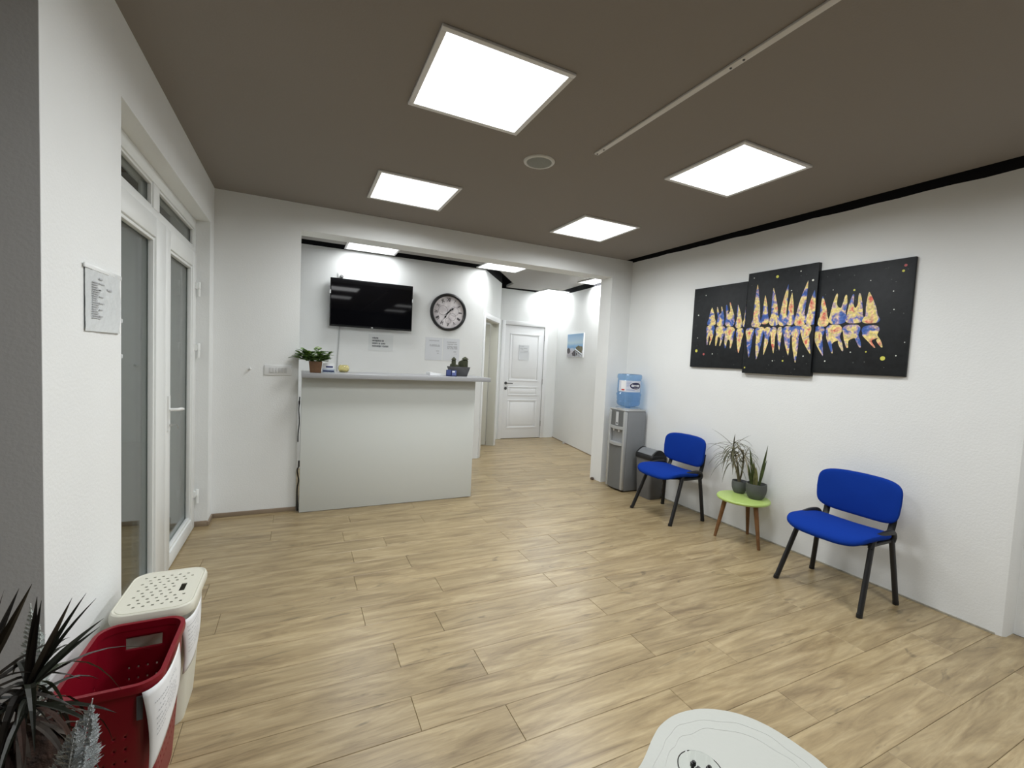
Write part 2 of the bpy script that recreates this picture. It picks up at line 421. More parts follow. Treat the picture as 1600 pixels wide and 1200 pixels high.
# ceiling loudspeaker
sp = thing('ceiling_speaker', 'round flush speaker with grey-green grille on the dark ceiling', 'speaker', (1.335, 2.552, H))
MB().lathe([(0.078, 0), (0.078, -0.006), (0.081, -0.010), (0.092, -0.009), (0.098, -0.004), (0.099, 0.0)], 40).build('ring', mat('speaker_white', (.62, .62, .60), .5), sp, smooth=True)
MB().lathe([(0.0, -0.0105), (0.05, -0.010), (0.0785, -0.007), (0.0785, 0)], 40).build('grille', mat('speaker_mesh', (.30, .31, .28), .7, bump=(700, .6)), sp, smooth=True)

# ------------------------------------------------------------------ glazed double door in the left wall
XF = L-0.092                     # room-side face of the door frame
d1 = struct(empty('door_1', (XF, DY0, 0)), 'white double glass door with transom windows')
W = DY1-DY0; mid = 3.283-DY0; ft = 0.065; zt0, zt1 = 2.118, 2.165
fr = MB().box(-.07, 0, 0, .06, 0, DZ).box(-.07, 0, W-.035, W, 0, DZ).box(-.07, 0, .06, W-.035, DZ-.075, DZ).box(-.07, 0, .06, W-.035, zt0+.002, zt1).box(-.07, 0, 3.145-DY0-.055, 3.145-DY0+.055, zt1, DZ-.075)
fr.build('door_frame', PVC, d1, bevel=0.004)
for a, b_ in ((.06, 3.09-DY0), (3.20-DY0, W-.035)):
    MB().box(-.035, -.029, a, b_, zt1, DZ-.075).build('transom_pane', GLASS, d1)
    bd = MB().box(-.028, -.008, a, a+.014, zt1, DZ-.075).box(-.028, -.008, b_-.014, b_, zt1, DZ-.075).box(-.028, -.008, a+.014, b_-.014, zt1, zt1+.014).box(-.028, -.008, a+.014, b_-.014, DZ-.089, DZ-.075)
    bd.build('glazing_bead', PVC, d1, bevel=.003)
def leaf(y0, y1, sl, sr, handle):
    lf = MB().box(-.055, .012, y0, y0+sl, .008, zt0).box(-.055, .012, y1-sr, y1, .008, zt0).box(-.055, .012, y0+sl, y1-sr, .008, .105).box(-.055, .012, y0+sl, y1-sr, zt0-.11, zt0)
    o = lf.build('door_leaf', PVC, d1, bevel=0.006)
    a, b_, c, e = y0+sl, y1-sr, .105, zt0-.11
    [MB().box(x_, x_+.004, a, b_, c, e).build('glass_pane', GLASS, o) for x_ in (-.030, -.046)]
    MB().box(-.024, .002, a, a+.018, c, e).box(-.024, .002, b_-.018, b_, c, e).box(-.024, .002, a+.018, b_-.018, c, c+.018).box(-.024, .002, a+.018, b_-.018, e-.018, e).build('glazing_bead', PVC, o, bevel=.004)
    if handle:
        hy = y0+.048
        hp = MB().box(.012, .022, hy-.016, hy+.016, .90, 1.115)
        hp.tube(catmull([(.02, hy, 1.03), (.055, hy, 1.03), (.066, hy+.012, 1.03), (.068, hy+.05, 1.028), (.066, hy+.11, 1.020), (.058, hy+.128, 1.017)], 5), .0095, 10)
        hp.build('handle', mat('white_handle', (.80, .81, .80), .3), o, smooth=True)
        MB().tube([(.02, hy, .935), (.034, hy, .935)], .008, 10).tube(catmull([(.034, hy, .935), (.05, hy+.03, .935), (.055, hy+.045, .915), (.052, hy+.05, .905)], 4), .0025, 6).build('key', CHROME, o, smooth=True)
        for z in (1.853, 1.39, .256):
            hb = MB().lathe([(0, -.055), (.011, -.055), (.011, -.004), (.009, -.002), (.009, .002), (.013, .004), (.013, .05), (.010, .055), (0, .055)], 14, (.030, y1-.012, z)).box(.010, .024, y1-.05, y1-.012, z-.0, z+.045)
            hb.build('hinge', PVC, o, smooth=True)
    return o
leaf(.055, mid, .09, 3.283-3.095, False)
leaf(mid+.004, W-.03, .108, .10, True)
# two small wall clips at the edge of the recess
for z, lb in ((1.515, 'clear plastic clip on the recess edge beside the posted notice'), (1.375, 'small white stub on the recess edge below the notice')):
    tag(MB().box(L-.008, L+.004, DY0-.0, DY0+.006, z-.010, z+.008).build('wall_clip', mat('clear_plastic', (.7, .72, .74), .2), bevel=.004), lb, 'clip')

# ------------------------------------------------------------------ panelled door at the end of the corridor
d2 = struct(empty('door_2', (3.275, CBY, 0)), 'white panelled interior door at the corridor end')
cw = .075
MB().box(-.07, 0, -.018, .05, 0, 2.125).box(.80, .87, -.018, .05, 0, 2.125).box(0, .80, -.018, .05, 2.05, 2.125).build('casing', DOORW, d2, bevel=.006)
lf = MB().box(.006, .794, .004, .044, .008, 2.045).build('door_leaf', DOORW, d2, bevel=.002)
def moulding(x0, x1, z0, z1, top=True):
    t = .026; m_ = MB()
    m_.box(x0, x1, -.006, .006, z0, z0+t).box(x0, x1, -.006, .006, z1-t, z1).box(x0, x0+t, -.006, .006, z0+t, z1-t).box(x1-t, x1, -.006, .006, z0+t, z1-t)
    m_.box(x0+.055, x1-.055, -.003, .005, z0+.055, z1-.055) if z1-z0 > .3 else m_.box(x0+.04, x1-.04, -.003, .005, z0+.04, z1-.04)
    m_.build('panel_moulding', DOORW, lf, bevel=.005, seg=2)
moulding(.105, .70, 1.05, 1.91); moulding(.105, .70, .785, .955); moulding(.105, .70, .19, .715)
hd = MB().lathe([(0, 0), (.026, 0), (.026, .008), (0, .010)], 20, (.055, .003, 1.01), Matrix.Rotation(R(90), 4, 'X')).tube(catmull([(.055, 0, 1.01), (.055, -.045, 1.01), (.07, -.052, 1.01), (.17, -.05, 1.008)], 5), .008, 8)
hd.build('handle', DARKMET, lf, smooth=True)
MB().lathe([(0, 0), (.026, 0), (.026, .008), (0, .010)], 20, (.055, .003, .915), Matrix.Rotation(R(90), 4, 'X')).build('key_rosette', DARKMET, lf, smooth=True)
for z in (.22, 1.0, 1.80):
    MB().lathe([(0, 0), (.008, 0), (.008, .10), (0, .10)], 10, (.800, -.012, z)).build('hinge', CHROME, lf, smooth=True)
# ------------------------------------------------------------------ open doorway in the angled wall
d3 = struct(empty('door_3', (ax0, ay0, 0), AA), 'open doorway with cream inner jamb beside the reception')
a, b_, h3 = D3
MB().box(a-.075, a, -.016, 0, 0, h3+.075).box(b_, b_+.075, -.016, 0, 0, h3+.075).box(a, b_, -.016, 0, h3, h3+.075).build('casing', DOORW, d3, bevel=.005)
MB().box(a-.002, a+.012, -.0, .13, 0, h3).box(b_-.012, b_+.002, 0, .13, 0, h3).box(a+.012, b_-.012, 0, .13, h3-.012, h3+.002).build('jamb_lining', JAMB, d3, bevel=.002)
l3 = MB().box(0, .84, -.04, 0, .008, h3-.02).build('door_leaf', JAMB, d3, bevel=.002)
l3.location = (b_-.014, .135, 0); l3.rotation_euler = (0, 0, R(90+22))
MB().box(.841, .843, -.032, -.008, .93, 1.10).box(.842, .852, -.026, -.014, 1.02, 1.05).build('latch', DARKMET, l3)
MB().tube(catmull([(.79, 0, 1.03), (.79, .05, 1.03), (.77, .055, 1.03), (.68, .052, 1.03)], 4), .008, 8).build('handle', DARKMET, l3, smooth=True)

# ------------------------------------------------------------------ reception counter
CNT = mat('pale_grey_laminate', (0.66, 0.69, 0.67), 0.45, spec=0.35)
CTOP = mat('light_grey_worktop', (0.34, 0.345, 0.355), 0.35, spec=0.4)
ct = thing('reception_counter', 'pale grey reception counter with an overhanging worktop in the wide opening', 'counter', (0.016, 4.243, 0))
MB().box(0, 1.60, 0, .018, .006, 1.195).build('front_panel', CNT, ct, bevel=.0015)
MB().box(0, .018, .018, .40, .0, 1.195).build('side_panel', CNT, ct, bevel=.001)
MB().box(1.57, 1.588, .018, .40, .0, 1.195).build('side_panel', CNT, ct, bevel=.001)
MB().box(-.003, 1.712, -.130, .40, 1.199, 1.239).build('worktop', CTOP, ct, bevel=.002)
MB().box(.018, 1.57, .018, .75, .70, .725).build('desk_shelf', CNT, ct, bevel=.001)
CZ = 1.2392
CAB = mat('black_cable', (.01, .01, .01), .5)
tag(MB().tube(catmull([(.003, 4.31, 1.02), (.0, 4.30, .96), (-.002, 4.305, .90), (.004, 4.31, .80), (-.003, 4.30, .70), (-.004, 4.31, .62)], 6), .0045, 8).box(-.006, .007, 4.292, 4.308, .955, .985).build('cable', CAB, smooth=True), 'black cable with a small plug hanging in the gap left of the counter', 'cable')
tag(MB().tube(catmull([(.006, 4.31, .40), (-.004, 4.30, .37), (.002, 4.305, .32), (.008, 4.31, .27), (-.002, 4.30, .2), (.002, 4.305, .003)], 6), .0055, 8).build('cable', CAB, smooth=True), 'looped black cable near the floor in the gap left of the counter', 'cable')
tag(MB().box(.0, .014, 4.296, 4.33, .40, .45).build('power_strip', mat('dark_plastic', (.05, .05, .05), .5), bevel=.002), 'dark power strip upright in the gap left of the counter', 'power strip')

# pot plant on the counter
GREEN = mat('leaf_green', (.085, .17, .035), .5, noise=(60, .5))
GREEN2 = mat('leaf_light_green', (.24, .36, .09), .5, noise=(60, .3))
def leaf_quad(mb, p, dirv, ln, wd, nrm=(0, 0, 1)):
    d_ = Vector(dirv).normalized(); s_ = d_.cross(Vector(nrm))
    if s_.length < .05: s_ = Vector((1, 0, 0))
    s_.normalize(); n_ = s_.cross(d_); p = Vector(p)
    mb.add([p, p+d_*ln*.35+s_*wd*.5+n_*wd*.12, p+d_*ln*.75+s_*wd*.4+n_*wd*.1, p+d_*ln, p+d_*ln*.75-s_*wd*.4+n_*wd*.1, p+d_*ln*.35-s_*wd*.5+n_*wd*.12, p+d_*ln*.4, p+d_*ln*.75],
           [(0, 1, 6), (1, 2, 7, 6), (2, 3, 7), (3, 4, 7), (4, 5, 6, 7), (5, 0, 6)])
pp = thing('potted_plant', 'bushy green plant in a square brown pot at the left end of the counter', 'plant', (.122, 4.25, CZ)); pp.scale = (.86, .86, .86)
q = .045
MB().loft([[(-.05, -.05, 0), (.05, -.05, 0), (.05, .05, 0), (-.05, .05, 0)], [(-.062, -.062, .115), (.062, -.062, .115), (.062, .062, .115), (-.062, .062, .115)], [(-.055, -.055, .115), (.055, -.055, .115), (.055, .055, .115), (-.055, .055, .115)], [(-.052, -.052, .10), (.052, -.052, .10), (.052, .052, .10), (-.052, .052, .10)]]).build('pot', mat('brown_pot', (.17, .09, .045), .7, noise=(12, .2)), pp, bevel=.003)
random.seed(11)
stems = MB(); fol = MB(); 
for i in range(38):
    a = random.uniform(0, 2*PI); el = random.uniform(.35, 1.45); ln = random.uniform(.12, .20)
    dv = Vector((math.cos(a)*math.cos(el), math.sin(a)*math.cos(el)*.7, math.sin(el)*.72)); p0 = Vector((math.cos(a)*.02, math.sin(a)*.02, .10)); p1 = p0+dv*ln
    stems.tube([p0, (p0+p1)/2+Vector((0, 0, .01)), p1], .0025, 5)
    for k in range(7):
        t = .35+.65*k/6; pt = p0.lerp(p1, t); b2 = a+random.uniform(-1.5, 1.5)
        fol.cur = 1 if (pt.z > .17 and random.random() < .55) else 0
        if pt.y > .06 and pt.x < -.10: continue
        leaf_quad(fol, pt, (math.cos(b2), math.sin(b2), random.uniform(-.2, .7)), random.uniform(.05, .072), random.uniform(.036, .050))
stems.build('stems', GREEN, pp); fol.build('foliage', [GREEN, GREEN2], pp, recalc=False)
# card holder, candle glass, papers, cactus planter, second card holder
BLUE = mat('navy_print', (.02, .03, .12), .5)
ch = thing('card_holder', 'clear card holder with white and blue cards beside the bushy plant', 'card holder', (.228, 4.28, CZ)); ch.scale = (1.05, 1.05, 1.35)
MB().box(-.048, .048, -.03, .03, 0, .006).box(-.048, .048, .018, .021, .006, .05).box(-.048, .048, -.03, -.027, .006, .028).build('stand', glass_mat('acrylic', (.85, .88, .92)), ch)
MB().box(-.044, .044, -.02, -.004, .008, .062).build('cards', PAPER, ch); MB().box(-.02, .035, -.0212, -.0202, .035, .045).box(-.044, .044, -.0212, -.0202, .008, .016).build('print', BLUE, ch)
cg = thing('candle_glass', 'small yellow glass candle holder on the counter under the television cable', 'candle holder', (.375, 4.50, CZ))
MB().lathe([(0, 0), (.03, 0), (.045, .012), (.052, .035), (.047, .058), (.036, .068), (.033, .066), (.043, .056), (.047, .035), (.041, .015), (.0, .008)], 24).build('glass_body', mat('yellow_glass', (.90, .84, .50), .12, trans=.75), cg, smooth=True)
MB().lathe([(0, .010), (.03, .010), (.034, .03), (0, .032)], 18).build('wax', mat('pale_wax', (.85, .80, .5), .6), cg, smooth=True)
tag(MB().loft([[(-.09, -.12, 0), (.10, -.12, 0), (.10, .05, 0), (-.09, .05, 0)], [(-.09, -.12, .028), (.10, -.12, .004), (.10, .05, .004), (-.09, .05, .03)]]).build('paper_stack', PAPER, loc=(1.275, 4.52, CZ)), 'low stack of white papers lying on the counter near the cactus planter', 'papers')
cp = thing('cactus_planter', 'dark grey square planter with small columnar cacti at the right end of the counter', 'plant', (1.470, 4.36, CZ), R(-8)); cp.scale = (.92, .92, .74)
MB().loft([[(-.085, -.06, 0), (.085, -.06, 0), (.085, .06, 0), (-.085, .06, 0)], [(-.12, -.085, .13), (.115, -.085, .13), (.115, .085, .13), (-.12, .085, .13)], [(-.105, -.072, .13), (.10, -.072, .13), (.10, .072, .13), (-.105, .072, .13)], [(-.10, -.068, .11), (.095, -.068, .11), (.095, .068, .11), (-.10, .068, .11)]]).build('planter', mat('dark_concrete', (.075, .075, .08), .85, noise=(14, .15)), cp, bevel=.004)
CACT = mat('dark_cactus', (.05, .055, .03), .8, noise=(50, .3))
for x, y, r_, h_, cap in ((-.055, .02, .022, .235, 1), (-.085, .0, .014, .17, 0), (-.028, -.02, .022, .16, 0), (.045, .01, .03, .225, 0), (.065, -.015, .03, .245, 1), (.02, .02, .022, .21, 0)):
    rg = []; nn = 20
    for t, k in ((.10, .9), (.14, 1), (h_-.03, 1), (h_-.012, .8), (h_, .3)):
        rg.append([(x+r_*k*(1+.14*math.cos(10*2*PI*i/nn))*math.cos(2*PI*i/nn), y+r_*k*(1+.14*math.cos(10*2*PI*i/nn))*math.sin(2*PI*i/nn), t) for i in range(nn)])
    m_ = MB().loft(rg)
    if cap: m_.lathe([(0, h_-.015), (r_*1.35, h_-.012), (r_*.9, h_+.01), (0, h_+.028)], 12, (x, y, 0))
    m_.build('cactus', CACT, cp, smooth=True)
c2 = thing('card_holder', 'small navy card holder with cards in front of the cactus planter', 'card holder', (1.362, 4.26, CZ), R(-15)); c2.scale = (.95, .95, 1.05)
MB().box(-.055, .055, -.025, .025, 0, .008).box(-.055, .055, .012, .016, .008, .06).build('stand', mat('navy_plastic', (.03, .04, .10), .3), c2)
MB().box(-.05, -.003, -.006, .010, .01, .062).build('cards', mat('navy_cards', (.05, .07, .2), .5), c2); MB().box(.005, .05, -.012, .004, .01, .055).build('cards', mat('blue_cards', (.12, .15, .35), .5), c2)
MB().box(.008, .035, -.0135, -.0125, .038, .052).build('print', PAPER, c2)

# ------------------------------------------------------------------ television, clock, notices on the reception wall
tv = thing('television', 'large black flat-screen television on the reception wall', 'television', (.80, TVY-.001, 2.024))
x2, z2 = .492, .288
MB().box(-x2, x2, -.095, -.055, -z2, z2).build('bezel', mat('tv_gloss_bezel', (.01, .01, .011), .25), tv, bevel=.003)
MB().box(-x2+.010, x2-.010, -.0965, -.0951, -z2+.022, z2-.010).build('screen', mat('tv_screen', (.003, .003, .004), .04, spec=.32), tv)
MB().box(-.25, .25, -.055, -.03, -.2, .18).build('rear_housing', PLASTB, tv, bevel=.008)
MB().box(-.15, .15, -.03, 0, -.12, .12).build('wall_bracket', PLASTB, tv)
MB().box(-.012, .010, -.0975, -.0955, -z2+.006, -z2+.014).build('badge', mat('silver_badge', (.7, .7, .7), .3), tv)
for sx, z in ((-1, .12), (1, .10)): MB().box(sx*x2-.006, sx*x2+.006, -.098, -.06, z-.022, z+.022).build('sticker', PAPER, tv)
so = thing('wall_socket', 'white socket with a plug just above the left end of the television', 'socket', (.432, TVY, 2.345))
MB().box(-.038, .038, -.012, 0, -.04, .04).build('plate', PVC, so, bevel=.004); MB().lathe([(0, 0), (.019, 0), (.021, .04), (.012, .05), (0, .05)], 16, (.006, -.01, 0), Matrix.Rotation(R(90), 4, 'X')).build('plug', mat('grey_plug', (.35, .35, .35), .5), so, smooth=True)
tag(MB().tube(catmull([(.428, TVY-.012, 1.76), (.426, TVY-.012, 1.6), (.421, TVY-.012, 1.45), (.414, TVY-.012, 1.3), (.41, TVY-.012, 1.0), (.41, TVY-.012, .75)], 5), .006, 8).build('tv_cable', mat('grey_cable', (.50, .51, .51), .5), smooth=True), 'grey cable running down the wall from the television', 'cable')

ck = thing('wall_clock', 'round black-rimmed wall clock with Roman numerals and antique map face', 'clock', (1.800, TVY, 2.033))
MX = Matrix.Rotation(R(90), 4, 'X')
MB().lathe([(.213, 0), (.213, .03), (.218, .042), (.228, .048), (.243, .042), (.252, .025), (.252, 0)], 64, (0, 0, 0), MX).build('rim', mat('clock_rim', (.012, .012, .013), .35), ck, smooth=True)
# map-like face
M = bpy.data.materials.new('clock_face'); M.use_nodes = True; nt = M.node_tree; b_ = nt.nodes['Principled BSDF']
tc = nt.nodes.new('ShaderNodeTexCoord'); n1 = nt.nodes.new('ShaderNodeTexNoise'); n1.inputs['Scale'].default_value = 9; n1.inputs['Detail'].default_value = 5
cr = nt.nodes.new('ShaderNodeValToRGB'); cr.color_ramp.elements[0].position = .42; cr.color_ramp.elements[0].color = (.66, .62, .64, 1); cr.color_ramp.elements[1].position = .56; cr.color_ramp.elements[1].color = (.84, .80, .81, 1)
nt.links.new(tc.outputs['Object'], n1.inputs['Vector']); nt.links.new(n1.outputs['Fac'], cr.inputs[0]); nt.links.new(cr.outputs[0], b_.inputs['Base Color']); b_.inputs['Roughness'].default_value = .5
MB().lathe([(0, .012), (.214, .012), (.214, .002), (0, .002)], 64, (0, 0, 0), MX).build('dial', M, ck)
CINK = mat('clock_ink', (.06, .055, .06), .6); CINKL = mat('clock_pale_ink', (.22, .20, .22), .6)
nums = ['XII', 'I', 'II', 'III', 'IIII', 'V', 'VI', 'VII', 'VIII', 'IX', 'X', 'XI']
for k, t in enumerate(nums):
    cu = bpy.data.curves.new('numeral', 'FONT'); cu.body = t; cu.size = .066; cu.align_x = 'CENTER'; cu.align_y = 'CENTER'; cu.extrude = .0006; cu.resolution_u = 2; cu.space_character = .8; cu.offset = .0008
    to = bpy.data.objects.new('tmp', cu); COL.objects.link(to)
    dg = bpy.context.evaluated_depsgraph_get(); me = bpy.data.meshes.new_from_object(to.evaluated_get(dg)); me.name = 'numeral'
    bpy.data.objects.remove(to); me.materials.clear(); me.materials.append(CINK)
    o = bpy.data.objects.new('numeral', me); COL.objects.link(o); o.parent = ck; an = R(30*k)
    o.matrix_local = Matrix.Translation((.165*math.sin(an), -.0132, .165*math.cos(an))) @ MX @ Matrix.Rotation(-an, 4, 'Z') @ Matrix.Scale(.7, 4, (1, 0, 0))
for (cx_, cz_, r_) in ((-.075, .02, .062), (.08, .015, .062), (.0, -.115, .038), (.055, -.06, .05)):      # engraved rings of the map drawing
    MB().tube([(cx_+r_*math.cos(2*PI*i/28), -.0126, cz_+r_*math.sin(2*PI*i/28)) for i in range(29)], .0016, 4).build('map_ring', CINKL, ck)
def hand(an, ln, wd, y):
    m_ = MB().prism([(-wd*.4, -.05), (wd*.4, -.05), (wd*.5, 0), (wd*.35, ln*.45), (wd*1.3, ln*.62), (wd*.25, ln*.75), (0, ln), (-wd*.25, ln*.75), (-wd*1.3, ln*.62), (-wd*.35, ln*.45), (-wd*.5, 0)], 0, .002, lambda x, z, h: (x, -h, z))
    o = m_.build('clock_hand', PLASTB, ck); o.matrix_local = Matrix.Translation((0, y, 0)) @ Matrix.Rotation(R(an), 4, 'Y'); return o
hand(50, .115, .012, -.018); hand(213, .130, .010, -.021)
MB().lathe([(0, .028), (.009, .028), (.009, .012), (0, .012)], 16, (0, 0, 0), MX).build('spindle', PLASTB, ck)
MB().lathe([(0, .034), (.2135, .034)], 48, (0, 0, 0), MX).build('clock_glass', glass_mat('clock_pane', (1, 1, 1), ior=1.25), ck)

def text_rows(rows, y, material, name, parent, seed=1, hgt=.012):
    """illegible print: short strokes grouped to words; rows = (x0, x1, z)"""
    rd = random.Random(seed); m_ = MB()
    for x0, x1, z in rows:
        x = x0
        while x < x1-.004:
            wl = min(rd.uniform(.005, .011), x1-x)
            m_.box(x, x+wl*.8, y-.0006, y, z-hgt*rd.uniform(.35, .5), z+hgt*rd.uniform(.35, .5)); x += wl+(.010 if rd.random() < .10 else .0012)
    return m_.build(name, material, parent)
n1_ = thing('notice', 'landscape paper notice with four bold lines under the television', 'notice', (.925, TVY, 1.57))
MB().box(-.15, .155, -.003, 0, -.105, .103).build('sheet', mat('notice_sheet', (.72, .74, .74), .5), n1_)
text_rows([(-.105, -.03, .055), (-.105, .04, .022), (-.105, .06, -.012), (-.105, .10, -.046)], -.003, INK, 'print', n1_, 3, .024)
for k, (x0, lb) in enumerate(((1.503, 'faint printed sheet in a plastic sleeve under the clock, left of the pair'), (1.748, 'faint printed sheet in a plastic sleeve under the clock, right of the pair'))):
    n2_ = thing('notice', lb, 'notice', (x0, TVY, 1.377), group='sleeved sheets under the clock')
    MB().box(0, .232, -.003, 0, 0, .303).build('sheet', mat('sleeved_paper', (.67, .69, .72), .4), n2_)
    text_rows([(.05, .20, .262-.01*k), (.06, .20, .205-.01*k), (.06, .20, .19-.01*k)] + ([(.06, .2, .165), (.06, .2, .225)] if k else []) + [(.15, .19, .125), (.165, .19, .095)], -.003, INKL, 'print', n2_, 5+k, .015)
# switch plate and hook on the partition
sw = thing('light_switch', 'white six-way light switch plate on the partition left of the counter', 'light switch', (-.169, B, 1.247))
MB().box(-.106, .106, -.009, 0, -.044, .044).build('plate', mat('switch_white', (.74, .75, .75), .35), sw, bevel=.004)
for k in range(6): MB().box(-.066+k*.023, -.066+k*.023+.0215, -.0125, -.009, -.023, .023).build('rocker', mat('switch_rocker', (.62, .63, .63), .35), sw, bevel=.001)
tag(MB().lathe([(0, 0), (.008, 0), (.008, .012), (.005, .02), (0, .02)], 12, (0, 0, 0), MX).box(-.004, .004, -.03, -.016, .0, .016).build('wall_hook', PVC, loc=(-.378, B, 1.253), smooth=True), 'tiny white hook on the partition left of the light switch', 'hook')
# sleeved notice on the left wall
nl = thing('notice', 'crinkled plastic sleeve with a price list on the left wall beside the glass door', 'notice', (L, 1.93, 1.463))
nx, nz_ = 14, 12; vs = []; fs = []
rd = random.Random(4)
for j in range(nz_+1):
    for i in range(nx+1):
        y = .305*i/nx; z = .215*j/nz_
        vs.append((.004+.006*abs(math.sin(i*1.1+j*.35))*(i/nx)+rd.uniform(0, .0015), y, z))
fs = [(j*(nx+1)+i, j*(nx+1)+i+1, (j+1)*(nx+1)+i+1, (j+1)*(nx+1)+i) for j in range(nz_) for i in range(nx)]
MB().add(vs, fs).build('sleeve', SLEEVE, nl, smooth=True, recalc=False)
MB().box(.004, .008, -.012, .32, .207, .222).build('tape_strip', mat('clear_tape', (.82, .84, .84), .2), nl, bevel=.001)
m_ = MB(); rd = random.Random(8)
for r_ in range(17):
    z = .165-r_*.0075
    for y0, y1 in ((.045, .045+rd.uniform(.04, .075)), (.10, .10+rd.uniform(.0, .05)*(r_ % 3 == 0))):
        if y1-y0 > .004: m_.box(.0085, .0090, y0, y1, z, z+.0035)
m_.box(.0085, .009, .17, .215, .15, .156).box(.0085, .009, .10, .13, .18, .186).build('print', INKL, nl)
# beach picture, notices on corridor door, rubber door stop
bp = thing('picture', 'small canvas print of a beach with blue sky on the corridor wall', 'picture', (cx(6.395), 6.395, 1.725), math.atan(-.1526))
MB().box(-.022, 0, -.318, .318, -.201, .201).build('canvas', mat('canvas_edge', (.75, .77, .78), .8), bp)
M = bpy.data.materials.new('beach_print'); M.use_nodes = True; nt = M.node_tree; pb = nt.nodes['Principled BSDF']; N = nt.nodes.new; K = nt.links.new
tc = N('ShaderNodeTexCoord'); sx = N('ShaderNodeSeparateXYZ'); K(tc.outputs['Object'], sx.inputs[0])
mr = N('ShaderNodeMapRange'); mr.inputs[1].default_value = -.2; mr.inputs[2].default_value = .2; K(sx.outputs['Z'], mr.inputs[0])
nz1 = N('ShaderNodeTexNoise'); nz1.inputs['Scale'].default_value = 9; nz1.inputs['Detail'].default_value = 4; K(tc.outputs['Object'], nz1.inputs['Vector'])
ad = N('ShaderNodeMath'); ad.operation = 'MULTIPLY_ADD'; ad.inputs[1].default_value = .10; K(nz1.outputs['Fac'], ad.inputs[0]); K(mr.outputs[0], ad.inputs[2])
cr = N('ShaderNodeValToRGB'); e = cr.color_ramp.elements
e[0].position = .05; e[0].color = (.42, .42, .44, 1); e[1].position = 1.0; e[1].color = (.28, .45, .66, 1)
for p, c_ in ((.30, (.55, .52, .55)), (.40, (.45, .52, .62)), (.46, (.16, .34, .58)), (.55, (.25, .45, .68)), (.60, (.36, .52, .66)), (.66, (.46, .60, .68)), (.8, (.38, .54, .70))):
    z_ = e.new(p); z_.color = (*c_, 1)
K(ad.outputs[0], cr.inputs[0]); K(cr.outputs[0], pb.inputs['Base Color']); pb.inputs['Roughness'].default_value = .6
MB().box(-.0232, -.0222, -.312, .312, -.195, .195).build('beach_print', M, bp)
def blob(y, z, ry, rz, sd):
    rd = random.Random(sd); return [(y+ry*(1+.22*rd.uniform(-1, 1))*math.cos(2*PI*i/18), z+rz*(1+.22*rd.uniform(-1, 1))*math.sin(2*PI*i/18)) for i in range(18)]
DUNE = mat('dune_grass_print', (.16, .15, .09), .7, noise=(30, .5)); DUNE2 = mat('dune_shadow_print', (.10, .09, .10), .7, noise=(30, .5))
MB().prism([(min(max(y, -.31), .31), max(z, -.19)) for y, z in blob(-.17, -.08, .15, .075, 2)], 0, .0006, lambda y, z, h: (-.0232-h, y, z)).build('dune', DUNE, bp)
MB().prism([(min(max(y, -.31), .31), max(z, -.19)) for y, z in blob(.24, -.09, .07, .05, 5)], 0, .0006, lambda y, z, h: (-.0232-h, y, z)).build('dune', DUNE2, bp)
MB().prism([(min(max(y, -.31), .31), max(z, -.19)) for y, z in blob(.0, -.14, .10, .045, 6)], 0, .0006, lambda y, z, h: (-.0232-h, y, z)).build('dune', DUNE2, bp)
FEN = mat('fence_print', (.50, .55, .60), .7)
m_ = MB()
m_.tube([(-.0242, -.02, -.06), (-.0242, -.30, -.15)], .007, 4).tube([(-.0242, -.04, -.10), (-.0242, -.28, -.185)], .005, 4)
for y in (-.06, -.14, -.22): m_.tube([(-.0242, y, -.06+(-.02-y)*-.3), (-.0242, y, -.185)], .006, 4)
m_.build('painted_fence', FEN, bp)
for z0, h_, w_, lb, sd in ((1.575, .13, .20, 'upper printed sheet on the panelled corridor door', 2), (1.435, .145, .205, 'lower blank sheet on the panelled corridor door', 0)):
    o = thing('notice', lb, 'notice', (3.56, CBY-.012, z0), group='sheets on the corridor door')
    MB().box(0, w_, -.002, .006, 0, h_).build('sheet', mat('door_sheet', (.68, .70, .72), .5), o)
    if sd: text_rows([(.02, .10, .105), (.02, .17, .07), (.05, .08, .045), (.09, .18, .02)], -.002, INKL, 'print', o, 9, .014)
tag(MB().lathe([(0, 0), (.02, 0), (.02, .028), (.014, .036), (0, .036)], 16).build('door_stop', mat('grey_rubber', (.45, .44, .42), .6), loc=(cx(6.6)-.045, 6.6, 0), smooth=True), 'small grey door stop on the floor by the corridor wall', 'door stop')
tag(MB().lathe([(0, 0), (.02, 0), (.022, .02), (.012, .03), (0, .03)], 12).build('door_stop', mat('brown_rubber', (.10, .07, .05), .7), loc=(3.292, 4.46, 0), smooth=True), 'small dark door stop at the foot of the opening jamb', 'door stop')

